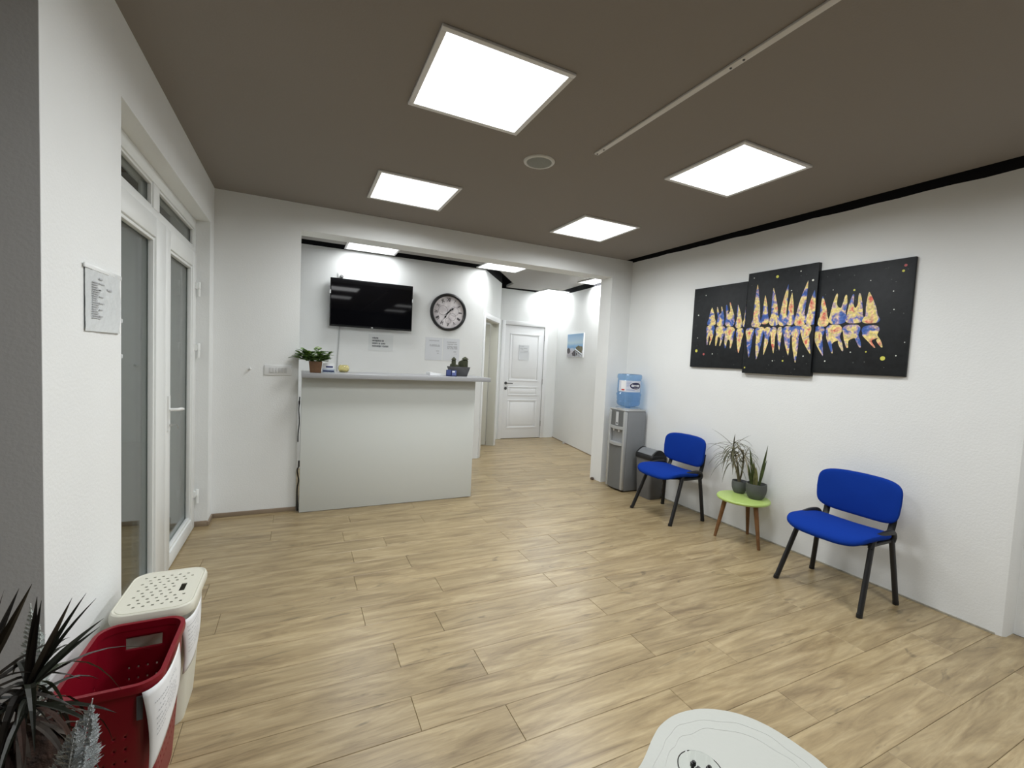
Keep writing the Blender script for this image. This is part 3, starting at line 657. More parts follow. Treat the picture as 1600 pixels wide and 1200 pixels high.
# ------------------------------------------------------------------ tooth canvases on the right wall
TEETH = [[[3.1,1.856,1.91,0.098,[[3.105,2.026]]],[2.998,1.844,1.927,0.079,[[3.044,2.025],[2.996,2.024]]],[2.897,1.839,1.928,0.096,[[2.942,2.035],[2.906,2.054]]],[2.801,1.82,1.893,0.066,[[2.82,2.027]]],[2.723,1.824,1.888,0.073,[[2.723,2.062]]],[3.107,1.856,1.794,0.094,[[3.135,1.675],[3.104,1.675]]],[2.993,1.844,1.782,0.1,[[3.033,1.665],[2.986,1.664]]],[2.891,1.831,1.749,0.106,[[2.926,1.643],[2.871,1.641]]],[2.783,1.819,1.732,0.072,[[2.783,1.596]]]],[[2.617,1.818,1.88,0.088,[[2.629,2.178]]],[2.538,1.841,1.903,0.07,[[2.55,2.08]]],[2.455,1.824,1.897,0.084,[[2.48,2.133]]],[2.381,1.82,1.906,0.071,[[2.358,2.146]]],[2.319,1.821,1.901,0.068,[[2.321,2.079]]],[2.24,1.811,1.896,0.089,[[2.204,2.155]]],[2.157,1.816,1.903,0.078,[[2.147,2.077]]],[2.671,1.813,1.742,0.077,[[2.664,1.559]]],[2.577,1.816,1.754,0.086,[[2.591,1.544]]],[2.506,1.812,1.745,0.058,[[2.526,1.582]]],[2.454,1.81,1.737,0.051,[[2.441,1.596]]],[2.398,1.808,1.735,0.044,[[2.392,1.619]]],[2.334,1.812,1.74,0.074,[[2.315,1.581]]],[2.266,1.811,1.744,0.079,[[2.252,1.524]]],[2.189,1.817,1.742,0.081,[[2.143,1.592]]]],[[2.074,1.8,1.868,0.076,[[2.09,2.026]]],[1.974,1.814,1.891,0.119,[[1.992,2.031],[1.929,2.017]]],[1.863,1.814,1.883,0.113,[[1.882,2.016],[1.841,2.017]]],[1.758,1.808,1.853,0.104,[[1.782,2.024]]],[2.101,1.802,1.728,0.084,[[2.059,1.578]]],[1.994,1.808,1.725,0.108,[[1.993,1.603],[1.923,1.618]]],[1.876,1.803,1.734,0.112,[[1.893,1.641],[1.811,1.643]]],[1.755,1.792,1.73,0.103,[[1.723,1.641],[1.68,1.643]]]]]
DOTS = [[[3.26,1.611,0.015,"y"],[3.168,1.578,0.011,"r"],[3.263,1.966,0.007,"w"],[3.188,2.155,0.005,"w"],[3.066,1.582,0.005,"w"],[3.257,1.74,0.004,"w"]],[[2.456,2.23,0.012,"y"],[2.165,2.161,0.008,"w"],[2.264,2.245,0.005,"w"],[2.328,2.1,0.005,"w"],[2.355,1.531,0.007,"y"],[2.443,1.529,0.005,"w"],[2.697,1.463,0.007,"y"],[2.193,1.571,0.005,"w"],[2.668,2.248,0.004,"w"]],[[1.668,1.564,0.015,"y"],[1.771,1.608,0.005,"y"],[1.596,2.145,0.008,"y"],[1.586,2.18,0.009,"r"],[1.879,2.052,0.007,"y"],[1.641,2.017,0.004,"w"],[1.629,1.893,0.004,"w"],[1.594,1.583,0.004,"w"],[1.869,1.605,0.004,"w"],[2.038,1.537,0.005,"w"],[1.781,2.107,0.003,"w"],[1.553,1.672,0.003,"w"],[2.022,2.07,0.003,"w"]]]
M = bpy.data.materials.new('tooth_paint'); M.use_nodes = True; nt = M.node_tree; pb = nt.nodes['Principled BSDF']; N = nt.nodes.new; K = nt.links.new
tc = N('ShaderNodeTexCoord'); nz1 = N('ShaderNodeTexNoise'); nz1.inputs['Scale'].default_value = 11; nz1.inputs['Detail'].default_value = 4; nz1.inputs['Roughness'].default_value = .6; nz1.inputs['Distortion'].default_value = .5
oi = N('ShaderNodeObjectInfo'); om = N('ShaderNodeVectorMath'); om.operation = 'ADD'; osc = N('ShaderNodeMath'); osc.operation = 'MULTIPLY'; osc.inputs[1].default_value = 47.0
K(oi.outputs['Random'], osc.inputs[0]); K(tc.outputs['Object'], om.inputs[0]); K(osc.outputs[0], om.inputs[1]); K(om.outputs[0], nz1.inputs['Vector'])
cr = N('ShaderNodeValToRGB'); e = cr.color_ramp.elements
e[0].position = .33; e[0].color = (.03, .09, .38, 1); e[1].position = .68; e[1].color = (.70, .12, .08, 1)
for p, c_ in ((.40, (.08, .17, .48)), (.435, (.38, .26, .45)), (.465, (.66, .50, .42)), (.49, (.78, .66, .34)), (.53, (.85, .70, .20)), (.575, (.80, .62, .30)), (.61, (.80, .40, .24))):
    z_ = e.new(p); z_.color = (*c_, 1)
sg = N('ShaderNodeSeparateXYZ'); K(tc.outputs['Generated'], sg.inputs[0])
m1 = N('ShaderNodeMath'); m1.operation = 'SUBTRACT'; m1.inputs[1].default_value = .5; K(sg.outputs['Y'], m1.inputs[0])
m2 = N('ShaderNodeMath'); m2.operation = 'ABSOLUTE'; K(m1.outputs[0], m2.inputs[0])
m3 = N('ShaderNodeMath'); m3.operation = 'MULTIPLY_ADD'; m3.inputs[1].default_value = -.26; K(m2.outputs[0], m3.inputs[0])
m4 = N('ShaderNodeMath'); m4.operation = 'ADD'; m4.inputs[1].default_value = .045; K(nz1.outputs['Fac'], m4.inputs[0]); K(m4.outputs[0], m3.inputs[2])
K(m3.outputs[0], cr.inputs[0])
nz2 = N('ShaderNodeTexNoise'); nz2.inputs['Scale'].default_value = 60; nz2.inputs['Detail'].default_value = 3; K(tc.outputs['Object'], nz2.inputs['Vector'])
mr = N('ShaderNodeMapRange'); mr.inputs[1].default_value = .3; mr.inputs[2].default_value = .7; mr.inputs[3].default_value = .65; mr.inputs[4].default_value = 1.2; K(nz2.outputs['Fac'], mr.inputs[0])
vs_ = N('ShaderNodeVectorMath'); vs_.operation = 'SCALE'; K(cr.outputs[0], vs_.inputs[0]); K(mr.outputs[0], vs_.inputs['Scale']); K(vs_.outputs[0], pb.inputs['Base Color'])
pb.inputs['Roughness'].default_value = .55
TOOTH = M
CANV = mat('black_canvas', (.010, .012, .014), .55, spec=.4, noise=(25, .3), bump=(400, .15))
DC = {'y': mat('yellow_paint', (.62, .60, .10), .6), 'w': mat('pale_paint', (.75, .76, .70), .6), 'r': mat('pink_paint', (.45, .10, .10), .6)}
def tooth_outline(cy, zc, zn, w, tips):
    h = zn-zc; P = [(cy+.22*w, zc), (cy+.44*w, zc+.18*h), (cy+.5*w, zc+.5*h), (cy+.44*w, zc+.85*h)]
    if len(tips) == 1:
        ty, tz = tips[0]; mz = zn+.45*(tz-zn); my = cy+.35*(ty-cy)
        P += [(cy+.34*w, zn+.08*(tz-zn)), (my+.27*w, mz), (ty+.05*w, tz-.04*(tz-zn)), (ty-.05*w, tz-.03*(tz-zn)), (my-.27*w, mz), (cy-.34*w, zn+.08*(tz-zn))]
    else:
        (ay, az), (by, bz) = tips; mz = zn+.5*((az+bz)/2-zn); fy = (ay+by)/2; fz = zn+.30*((az+bz)/2-zn)
        la, lb_ = (cy+.25*w+ay)/2, (cy-.25*w+by)/2
        P += [(cy+.42*w, zn+.1*(az-zn)), (la+.15*w, mz), (ay+.05*w, az), (ay-.05*w, az), (la-.10*w, mz), (fy, fz), (lb_+.10*w, mz), (by+.05*w, bz), (by-.05*w, bz), (lb_-.15*w, mz), (cy-.42*w, zn+.1*(bz-zn))]
    P += [(cy-.44*w, zc+.85*h), (cy-.5*w, zc+.5*h), (cy-.44*w, zc+.18*h), (cy-.22*w, zc)]
    return [(p.x, p.y) for p in catmull([(a, b, 0) for a, b in P], 4, True)]
cdefs = [(2.737, 3.331, 1.449, 2.232, .020, 'left black canvas with small molars painted in colour'), (2.128, 2.723, 1.415, 2.293, .036, 'tall middle black canvas with long colourful tooth roots'), (1.533, 2.1275, 1.445, 2.229, .020, 'right black canvas with large molars and empty right side')]
for k, (y0, y1, z0, z1, th, lb) in enumerate(cdefs):
    yc, zc = (y0+y1)/2, (z0+z1)/2
    cv = thing('tooth_canvas', lb, 'painting', (RW-.001, yc, zc), group='three canvases of a tooth row')
    MB().box(-th, 0, y0-yc, y1-yc, z0-zc, z1-zc).build('canvas', CANV, cv, bevel=.002)
    m_ = MB()
    for i, (cy, zb, zn, w_, tips) in enumerate(TEETH[k]):
        ol = [(min(max(a-yc, y0-yc+.002), y1-yc-.002), b-zc) for a, b in tooth_outline(cy, zb, zn, w_*1.04, tips)]
        MB().prism(ol, -th-.0012-.00006*i, -th+.001, lambda a, b, x: (x, a, b)).build('painted_tooth', TOOTH, cv)
    for c_ in 'ywr':
        m_ = MB(); any_ = False
        for (a, b, r_, cc) in DOTS[k]:
            if cc == c_:
                any_ = True; m_.prism([(a-yc+r_*math.cos(2*PI*i/12), b-zc+r_*math.sin(2*PI*i/12)) for i in range(12)], -th-.0010, -th+.001, lambda a_, b_, x: (x, a_, b_))
        if any_: m_.build('paint_splashes', DC[c_], cv)
    rd = random.Random(20+k); m_ = MB()
    for i in range(26):
        a = rd.uniform(y0-yc+.02, y1-yc-.02); b = rd.uniform(z0-zc+.02, z1-zc-.02); r_ = rd.uniform(.0015, .005)
        m_.prism([(a+r_*math.cos(2*PI*i/8), b+r_*math.sin(2*PI*i/8)) for i in range(8)], -th-.0006, -th+.001, lambda a_, b_, x: (x, a_, b_))
    m_.build('faint_specks', mat('grey_specks', (.06, .065, .065), .6), cv)

# ------------------------------------------------------------------ visitor chairs
def sup(n, e_, wa, wb):
    out = []
    for i in range(n):
        t = 2*PI*i/n; c, s_ = math.cos(t), math.sin(t)
        out.append((wa*math.copysign(abs(c)**(2/e_), c), wb*math.copysign(abs(s_)**(2/e_), s_)))
    return out
def pad(ol, th, fn, dome=.25):
    prof = [(.02, -.5), (.6, -.5), (.90, -.48), (.965, -.36), (.995, -.12), (1, .1), (.985, .32), (.94, .46), (.86, .52), (.65, .52+dome*.5), (.35, .52+dome*.85), (.02, .52+dome)]
    return MB().loft([[fn(a*k, b*k, h*th) for a, b in ol] for k, h in prof])
ch = thing('visitor_chair', '', 'chair', (3.242, 1.664, 0))
so_ = sup(56, 4.6, .212, .248)                                     # seat outline: x depth, y width
def seat_fn(a, b, h):
    drop = -.030*max(0, (-a-.08)/.125)**2
    return (a-.022, b, .436+h+drop-.014*max(0, (a-.02)/.18)+.014*(abs(b)/.24)**2)
pad(so_, .046, seat_fn).build('seat', FABRIC, ch, smooth=True)
bo = []
for a, b in sup(64, 5.0, .136, .252):                              # back outline: z, y
    k = 1.0-.035*max(0, (-a)/.135)
    bo.append((a, b*k))
def back_fn(a, b, h):
    sag = -.012*(1-(b/.25)**2)*(1 if a < 0 else -.6)
    return (.212+.10*a+.055*(1-(b/.25)**2)*1.0-.035-h*1.0, b, .634+a+sag*abs(a)/.135)
pad(bo, .042, back_fn, dome=.2).build('backrest', FABRIC, ch, smooth=True)
TUBE = mat('black_steel_tube', (.014, .014, .015), .4, spec=.5)
for sy in (-1, 1):
    MB().tube([(-.205, sy*.258, 0), (-.128, sy*.238, .20), (-.052, sy*.218, .405)], .0145, 14, 1.35, (1, 0, 0)).build('leg', TUBE, ch, smooth=True)
    MB().tube([(.205, sy*.258, 0), (.192, sy*.238, .20), (.176, sy*.218, .405)], .0145, 14, 1.35, (1, 0, 0)).build('leg', TUBE, ch, smooth=True)
    for x, y in ((-.205, .258), (.205, .258)):
        MB().tube([(x, sy*y, 0), (x*.985, sy*y*.995, .022)], .0155, 14, 1.35, (1, 0, 0)).build('foot_cap', PLASTB, ch, smooth=True)
    MB().tube(catmull([(-.070, sy*.222, .385), (-.052, sy*.222, .425), (-.020, sy*.226, .452), (.05, sy*.229, .462), (.12, sy*.229, .464), (.165, sy*.226, .455), (.188, sy*.222, .425), (.180, sy*.220, .395)], 5), .0165, 12, 1.0, (0, 1, 0)).build('side_bracket', PLASTB, ch, smooth=True)
    MB().tube([(-.05, sy*.214, .398), (.176, sy*.214, .398)], .011, 10).build('side_rail', TUBE, ch, smooth=True)
    MB().tube(catmull([(.10, sy*.19, .408), (.165, sy*.192, .412), (.205, sy*.195, .45), (.225, sy*.197, .53), (.236, sy*.197, .62)], 5), .0125, 10, 1.7, (0, 1, 0)).build('back_post', TUBE, ch, smooth=True)
for x in (-.05, .12): MB().tube([(x, -.214, .400), (x, .214, .400)], .010, 10).build('cross_rail', TUBE, ch, smooth=True)
pad(sup(48, 4.2, .19, .225), .012, lambda a, b, h: (a-.018, b, .412+h), 0).build('seat_shell', PLASTB, ch, smooth=True)
ch['label'] = 'blue fabric visitor chair with black legs under the right tooth canvas, nearest the viewer'; ch['group'] = 'blue visitor chairs'
c2 = copy_tree(ch, (3.256, 3.186, 0)); c2['label'] = 'blue fabric visitor chair with black legs between the grey bin and the green table'

# ------------------------------------------------------------------ green side table with two pots
TZ = .370
st = thing('side_table', 'round lime-green side table on three brown wooden legs', 'table', (3.398, 2.482, 0))
MB().lathe([(0, TZ-.026), (.190, TZ-.026), (.200, TZ-.022), (.205, TZ-.012), (.203, TZ-.004), (.198, TZ), (0, TZ)], 56).build('table_top', mat('lime_lacquer', (.42, .56, .16), .35, noise=(5, .04)), st, smooth=True)
LEGW = mat('brown_wood', (.18, .085, .032), .5, noise=(18, .25))
for fx, fy in ((3.262, 2.622), (3.358, 2.282), (3.585, 2.552)):
    v = Vector((fx-3.398, fy-2.482, 0)); tp = v*.68; tp.z = TZ-.024
    MB().tube([v, tp], [.0115, .0195], 14).build('leg', LEGW, st, smooth=True)
CONC = mat('grey_concrete_pot', (.12, .125, .13), .85, noise=(9, .12), bump=(60, .15))
CONC2 = mat('dark_concrete_pot', (.095, .10, .095), .85, noise=(9, .12), bump=(60, .15))
SOIL = mat('dark_soil', (.015, .012, .010), .95, bump=(80, .8))
def pot(t, r_, h_, m_):
    MB().lathe([(0, 0), (r_*.62, 0), (r_*.78, h_*.12), (r_*.95, h_*.42), (r_, h_*.70), (r_*.97, h_), (r_*.90, h_), (r_*.90, h_*.86), (r_*.5, h_*.5), (0, h_*.5)], 36).build('pot', m_, t, smooth=True)
    MB().lathe([(0, h_*.82), (r_*.92, h_*.82), (r_*.9, h_*.78), (0, h_*.78)], 24).build('soil', SOIL, t)
def blade(p0, d0, ln, wd, droop, seg=6, fold=.25, side=None):
    """leaf blade mesh: starts at p0 along d0 and bends down; returns MB"""
    p = Vector(p0); d_ = Vector(d0).normalized(); pts = [p.copy()]; ds = [d_.copy()]
    for i in range(seg):
        d_ = (d_+Vector((0, 0, -droop/seg))).normalized(); p = p+d_*ln/seg; pts.append(p.copy()); ds.append(d_.copy())
    mb = MB(); vs = []; fs = []
    for i, (q_, d_) in enumerate(zip(pts, ds)):
        t = i/seg; wv = wd*(.55+.45*math.sin(PI*min(1, t*1.6+.1)*.5))*(1-t**2.2)+.0006
        s_ = d_.cross(Vector((0, 0, 1)))
        if s_.length < .1: s_ = Vector((1, .3, 0))
        s_.normalize(); n_ = s_.cross(d_)
        if side: s_ = Vector(side); s_ = (s_-d_*s_.dot(d_)).normalized(); n_ = s_.cross(d_)
        vs += [q_+s_*wv*.5+n_*wv*fold, q_-n_*.0004, q_-s_*wv*.5+n_*wv*fold]
    for i in range(seg):
        a = i*3; fs += [(a, a+1, a+4, a+3), (a+1, a+2, a+5, a+4)]
    return mb.add(vs, fs)
random.seed(5)
p1 = thing('potted_dracaena', 'drooping thin-leaved dracaena in the smaller grey pot on the green table', 'plant', (3.487, 2.592, TZ))
pot(p1, .062, .105, CONC)
TRUNK = mat('dracaena_trunk', (.16, .14, .08), .8, noise=(40, .3))
DRL = [mat('olive_leaf', (.12, .115, .06), .55, noise=(30, .3)), mat('dry_leaf', (.22, .19, .12), .6, noise=(30, .3)), mat('dark_olive_leaf', (.07, .07, .04), .55)]
tips_ = []
for b_, t_ in (((.0, .0, .085), (-.055, .045, .40)), ((.01, .01, .085), (-.015, -.03, .33)), ((-.01, .0, .085), (-.10, .02, .33))):
    MB().tube(catmull([b_, Vector(b_).lerp(Vector(t_), .5)+Vector((.012, 0, 0)), t_], 4), .0075, 8).build('trunk', TRUNK, p1, smooth=True); tips_.append(Vector(t_))
for i in range(66):
    c_ = tips_[i % 3]+Vector((0, 0, random.uniform(-.07, .03))); a = random.uniform(0, 2*PI); el = random.uniform(-.1, 1.35)
    ln = random.uniform(.17, .27); d0 = (math.cos(a)*math.cos(el), math.sin(a)*math.cos(el), math.sin(el))
    if c_.x+3.487+ln*d0[0]*.9 > RW-.012: d0 = (-abs(d0[0]), d0[1], d0[2])
    blade(c_, d0, ln, .011, random.uniform(1.2, 3.2), 7, .2).build('leaf', DRL[i % 3], p1, recalc=False)
for d0, ln in (((-.62, .35, .8), .24), ((-.95, .35, .32), .26), ((.6, -.3, .75), .18), ((-.2, -.2, .95), .13)):
    blade(tips_[0], d0, ln, .011, .45, 6, .2).build('leaf', DRL[2], p1, recalc=False)
p2 = thing('snake_plant', 'upright snake plant with a few tall narrow leaves in the larger dark pot', 'plant', (3.470, 2.422, TZ))
pot(p2, .080, .128, CONC2)
SNK = [mat('snake_leaf', (.055, .075, .022), .5, noise=(25, .45)), mat('snake_leaf_light', (.13, .13, .045), .5, noise=(25, .45))]
for x, y, lx, ly, ln, wd, k in ((-.012, .012, -.14, .10, .33, .030, 0), (-.03, .02, -.20, .12, .21, .026, 0), (.012, -.012, .10, -.08, .36, .026, 0), (.02, -.005, .17, -.12, .24, .020, 0), (-.02, .0, -.02, .0, .17, .045, 1), (-.005, .015, -.08, .05, .22, .036, 1)):
    blade((x, y, .10), (lx, ly, 1), ln, wd, .02, 6, .25, (.57+.4*k, -.82, 0)).build('leaf', SNK[k], p2, recalc=False)

# ------------------------------------------------------------------ water dispenser, bottle, bin
DG = mat('dispenser_grey', (.22, .23, .24), .45, spec=.4, noise=(6, .03)); DS = mat('dispenser_silver', (.46, .47, .47), .35, metal=.3); DD = mat('dispenser_dark', (.13, .135, .135), .4)
wd_ = thing('water_dispenser', 'grey floor-standing water dispenser beside the opening jamb', 'water dispenser', (3.284, 3.898, 0))
DX, DY, DH = .290, .290, .935
MB().box(.035, DX, 0, DY, .012, DH-.022).build('body', DG, wd_, bevel=.006)
MB().box(.05, DX-.01, .01, DY-.01, 0, .012).build('plinth', PLASTB, wd_)
MB().box(.0, DX, 0, DY, DH-.022, DH).build('top_cover', DS, wd_, bevel=.008)
for y0 in (.0, DY-.038): MB().box(-.004, .034, y0, y0+.038, .022, DH-.022).build('corner_pillar', DS, wd_, bevel=.009)
MB().prism([(.036, .038), (.006, .038), (-.008, .09), (-.012, DY/2), (-.008, DY-.09), (.006, DY-.038), (.036, DY-.038)], .735, DH-.022).build('control_panel', DD, wd_, smooth=True)
MB().prism([(.036, .038), (.0, .038), (-.022, .09), (-.028, DY/2), (-.022, DY-.09), (.0, DY-.038), (.036, DY-.038)], .705, .738).build('spout_hood', DS, wd_, smooth=True)
for y in (.10, .19): MB().tube([(.0, y, .71), (.0, y, .675)], [.013, .009], 10).build('tap', PAPER if False else mat('tap_white', (.7, .7, .7), .4), wd_, smooth=True)
MB().box(.030, .036, .038, DY-.038, .55, .705).build('recess_panel', mat('recess_grey', (.30, .31, .32), .4), wd_)
MB().prism([(.036, .038), (-.004, .038), (-.024, .09), (-.03, DY/2), (-.024, DY-.09), (-.004, DY-.038), (.036, DY-.038)], .520, .550).build('drip_tray', DS, wd_, smooth=True)
MB().prism([(.036, .040), (.004, .040), (-.008, .09), (-.012, DY/2), (-.008, DY-.09), (.004, DY-.040), (.036, DY-.040)], .025, .515).build('lower_door', mat('dispenser_door', (.15, .155, .155), .45), wd_, smooth=True)
MB().box(-.0135, -.0115, .105, .15, .75, .90).build('instruction_sticker', mat('sticker_grey', (.55, .56, .57), .5), wd_); MB().box(-.0142, -.0134, .115, .14, .765, .78).build('sticker_print', PLASTB, wd_)
MB().lathe([(.136, 0), (.142, 0), (.142, .010), (.137, .012), (.136, .008)], 36, (.145, .145, DH)).build('bottle_collar', DS, wd_, smooth=True)
M = bpy.data.materials.new('blue_bottle'); M.use_nodes = True; nt = M.node_tree; pb = nt.nodes['Principled BSDF']
pb.inputs['Base Color'].default_value = (.42, .62, .88, 1); pb.inputs['Roughness'].default_value = .12; pb.inputs['Transmission Weight'].default_value = .75; pb.inputs['IOR'].default_value = 1.25
BOT = glass_mat('blue_bottle_wall', (.60, .76, .93), .08)
wb = thing('water_bottle', 'large blue translucent water bottle upside down on the dispenser', 'bottle', (3.430, 4.043, DH+.001))
prof = [(0, .005), (.03, .005), (.03, .018), (.075, .022), (.118, .038), (.130, .058), (.133, .085), (.126, .093), (.133, .101), (.134, .145), (.139, .155), (.139, .172), (.128, .186), (.132, .194), (.132, .332), (.128, .338), (.138, .347), (.139, .372), (.137, .385), (.128, .396), (.11, .398), (.095, .392), (.03, .388), (0, .388)]
MB().lathe(prof, 48).build('bottle_body', BOT, wb, smooth=True)
def arc_patch(a0, a1, z0, z1, r_, t=.0012, n=16):
    m_ = MB(); rg = []
    for i in range(n+1):
        a = R(a0+(a1-a0)*i/n); c, s_ = math.cos(a), math.sin(a)
        rg.append([(r_*c, r_*s_, z0), ((r_+t)*c, (r_+t)*s_, z0), ((r_+t)*c, (r_+t)*s_, z1), (r_*c, r_*s_, z1)])
    return m_.loft(rg)
arc_patch(-188, -62, .197, .325, .1325, .0010, 24).build('label', mat('bottle_label', (.62, .66, .76), .4), wb)
arc_patch(-172, -146, .205, .322, .1338, .0008).build('label_box', PAPER, wb); arc_patch(-168, -152, .213, .227, .1348, .0006).build('red_mark', mat('label_red', (.55, .06, .06), .5), wb)
# oval brand mark on the label: dark ellipse with white border and a white script stroke
def oval(ac, zc, wa, hz, r_, m_, name):
    mb = MB(); n = 28; c0 = [(r_*math.cos(R(ac)), r_*math.sin(R(ac)), zc)]
    vs = c0+[(r_*math.cos(R(ac+wa*math.cos(2*PI*i/n))), r_*math.sin(R(ac+wa*math.cos(2*PI*i/n))), zc+hz*math.sin(2*PI*i/n)) for i in range(n)]
    return mb.add(vs, [(0, 1+i, 1+(i+1) % n) for i in range(n)]).build(name, m_, wb)
oval(-98, .268, 32, .043, .1352, PAPER, 'oval_border'); oval(-98, .268, 29, .038, .1362, mat('label_navy', (.015, .015, .07), .4), 'oval_badge')
sc = []
for i in range(40):
    a = -118+40*i/39; z = .271+.010*math.sin(i*1.05)*(1 if i > 5 else 1.6)
    sc.append((.1368*math.cos(R(a)), .1368*math.sin(R(a)), z))
MB().tube(sc, .0022, 5).build('script_mark', PAPER, wb); arc_patch(-108, -84, .244, .247, .1366, .0005, 8).build('script_line', PAPER, wb)
m_ = MB()
for z, a0, a1 in ((.308, -143, -120), (.298, -143, -124), (.288, -143, -126), (.278, -143, -128), (.268, -143, -127), (.256, -143, -130), (.222, -143, -105), (.212, -143, -100)):
    mm = arc_patch(a0, a1, z, z+.004, .1338, .0006, 6); m_.add(mm.v, mm.f)
m_.build('label_print', mat('label_blue_print', (.30, .36, .55), .5), wb)

bn = thing('waste_bin', 'grey plastic swing-lid bin half hidden behind the blue chair', 'bin', (3.492, 3.690, 0))
def ring(hx, hy, r_, z, n=5): return [(x, y, z) for x, y in rrect(-hx, hx, -hy, hy, r_, n)]
BING = mat('bin_grey', (.14, .14, .14), .5, noise=(8, .05))
MB().loft([ring(.082, .105, .025, .0), ring(.085, .108, .028, .02), ring(.105, .128, .03, .445), ring(.100, .123, .03, .445), ring(.082, .105, .025, .03)]).build('bin_body', BING, bn, smooth=True)
lid = MB().loft([ring(.111, .134, .03, .43), ring(.113, .136, .03, .45), ring(.111, .134, .03, .475), ring(.104, .127, .03, .485), ring(.090, .112, .03, .485), ring(.090, .112, .03, .44)])
n = 12
for sy in (-1, 1):    # raised cheeks beside the flap
    m2 = [(-.10, .47)]+[(-.10+.20*i/n, .476+.062*math.sin(PI*i/n)) for i in range(n+1)]+[(.10, .47)]
    y0 = sy*.128; lid.prism(m2, min(y0, y0-sy*.018), max(y0, y0-sy*.018), lambda x, z, y: (x, y, z))
lid.build('lid_frame', PLASTB, bn, smooth=True)
rg = []
for i in range(n+1):
    x = -.098+.196*i/n; z = .476+.052*math.sin(PI*i/n); rg.append([(x, -.108, z), (x, .108, z), (x, .108, z+.006), (x, -.108, z+.006)])
MB().loft(rg).build('swing_flap', mat('bin_flap', (.20, .21, .22), .4), bn, smooth=True)

# ------------------------------------------------------------------ laundry baskets by the left wall
def tub(t, name, top, bot, h, rtop, rbot, material, hole, N_=200, K_=60, th=.003):
    """open tub; top / bot = half sizes; hole(x, y, z) -> True removes that cell"""
    a = resample(rrect(-bot[0], bot[0], -bot[1], bot[1], rbot, 8), N_); b = resample(rrect(-top[0], top[0], -top[1], top[1], rtop, 8), N_)
    rings = []
    for k in range(K_+1):
        u = k/K_; e_ = u**.85
        rings.append([(a[i][0]+(b[i][0]-a[i][0])*e_, a[i][1]+(b[i][1]-a[i][1])*e_, h*u) for i in range(N_)])
    vs = [p for r_ in rings for p in r_]; fs = [tuple(range(N_))]
    for k in range(K_):
        for i in range(N_):
            q_ = [k*N_+i, k*N_+(i+1) % N_, (k+1)*N_+(i+1) % N_, (k+1)*N_+i]
            c = sum((Vector(vs[j]) for j in q_), Vector())/4
            if not hole(i, k, c): fs.append(tuple(q_))
    o = MB().add(vs, fs).build(name, material, t, smooth=True)
    md = o.modifiers.new('wall', 'SOLIDIFY'); md.thickness = th; md.offset = -1
    return o
def side_holes(i, k, c):
    if abs(c.x) < .050 and .825 < c.z/.46 < .90 and c.y > .1: return True       # grip slots in the short ends
    if not (14 < k < 42) or (abs(c.x) > .06 and abs(c.y) > .11): return False
    return (k % 5 == 0) and (i % 5 == 0)
RED = mat('red_plastic', (.20, .003, .012), .38, spec=.45)
CREAM = mat('cream_plastic', (.66, .65, .56), .42, spec=.4)
rb = thing('laundry_basket', 'open dark red plastic basket below the left wall', 'basket', (-.470, 1.712, 0))
tub(rb, 'basket_body', (.118, .178), (.092, .150), .46, .055, .05, RED, side_holes)
rim_o = rrect(-.124, .124, -.184, .184, .06, 8); rim_i = rrect(-.112, .112, -.172, .172, .052, 8)
MB().loft([[(x, y, .440) for x, y in rim_o], [(x*1.01, y*1.01, .452) for x, y in rim_o], [(x, y, .464) for x, y in rim_o], [(x, y, .464) for x, y in rim_i], [(x, y, .452) for x, y in rim_i], [(x, y, .440) for x, y in rim_i], [(x, y, .440) for x, y in rim_o]], False, False).build('rim', RED, rb, smooth=True)
hb = thing('laundry_hamper', 'cream plastic hamper with a perforated lid beside the glass door', 'hamper', (-.463, 2.078, 0))
tub(hb, 'hamper_body', (.112, .155), (.085, .120), .455, .05, .045, CREAM, lambda i, k, c: False)
ox, oy = .124, .172
lr = [(1.0, .448), (1.012, .456), (1.012, .470), (.985, .482), (.955, .485), (.93, .482), (.895, .482)]
MB().loft([[(x*k, y*k, z) for x, y in rrect(-ox, ox, -oy, oy, .055, 8)] for k, z in lr], False, False).build('lid_edge', CREAM, hb, smooth=True)
# perforated middle of the lid, real openings
nx, ny = 24, 36; gx, gy = .1115, .1545; vs = []; fs = []
rr = .046
for j in range(ny+1):
    for i in range(nx+1):
        x = -gx+2*gx*i/nx; y = -gy+2*gy*j/ny
        ax_, ay_ = abs(x)-(gx-rr), abs(y)-(gy-rr)
        if ax_ > 0 and ay_ > 0:
            dd = math.hypot(ax_, ay_)
            if dd > rr: x = math.copysign(gx-rr+ax_*rr/dd, x); y = math.copysign(gy-rr+ay_*rr/dd, y)
        vs.append((x, y, .4835))
for j in range(ny):
    for i in range(nx):
        xx, yy = (i+.5)/nx, (j+.5)/ny
        hole = 3 <= i <= 20 and 4 <= j <= 31 and (j % 3 == 1) and ((i+(j//3 % 2)*1) % 3 == 0)
        slot = 18 <= i <= 19 and 14 <= j <= 20
        if 16 <= i <= 21 and 12 <= j <= 22: hole = False
        if not (hole or slot): fs.append((j*(nx+1)+i, j*(nx+1)+i+1, (j+1)*(nx+1)+i+1, (j+1)*(nx+1)+i))
lo_ = MB().add(vs, fs).build('lid_grid', CREAM, hb, recalc=False); md = lo_.modifiers.new('wall', 'SOLIDIFY'); md.thickness = .003; md.offset = -1
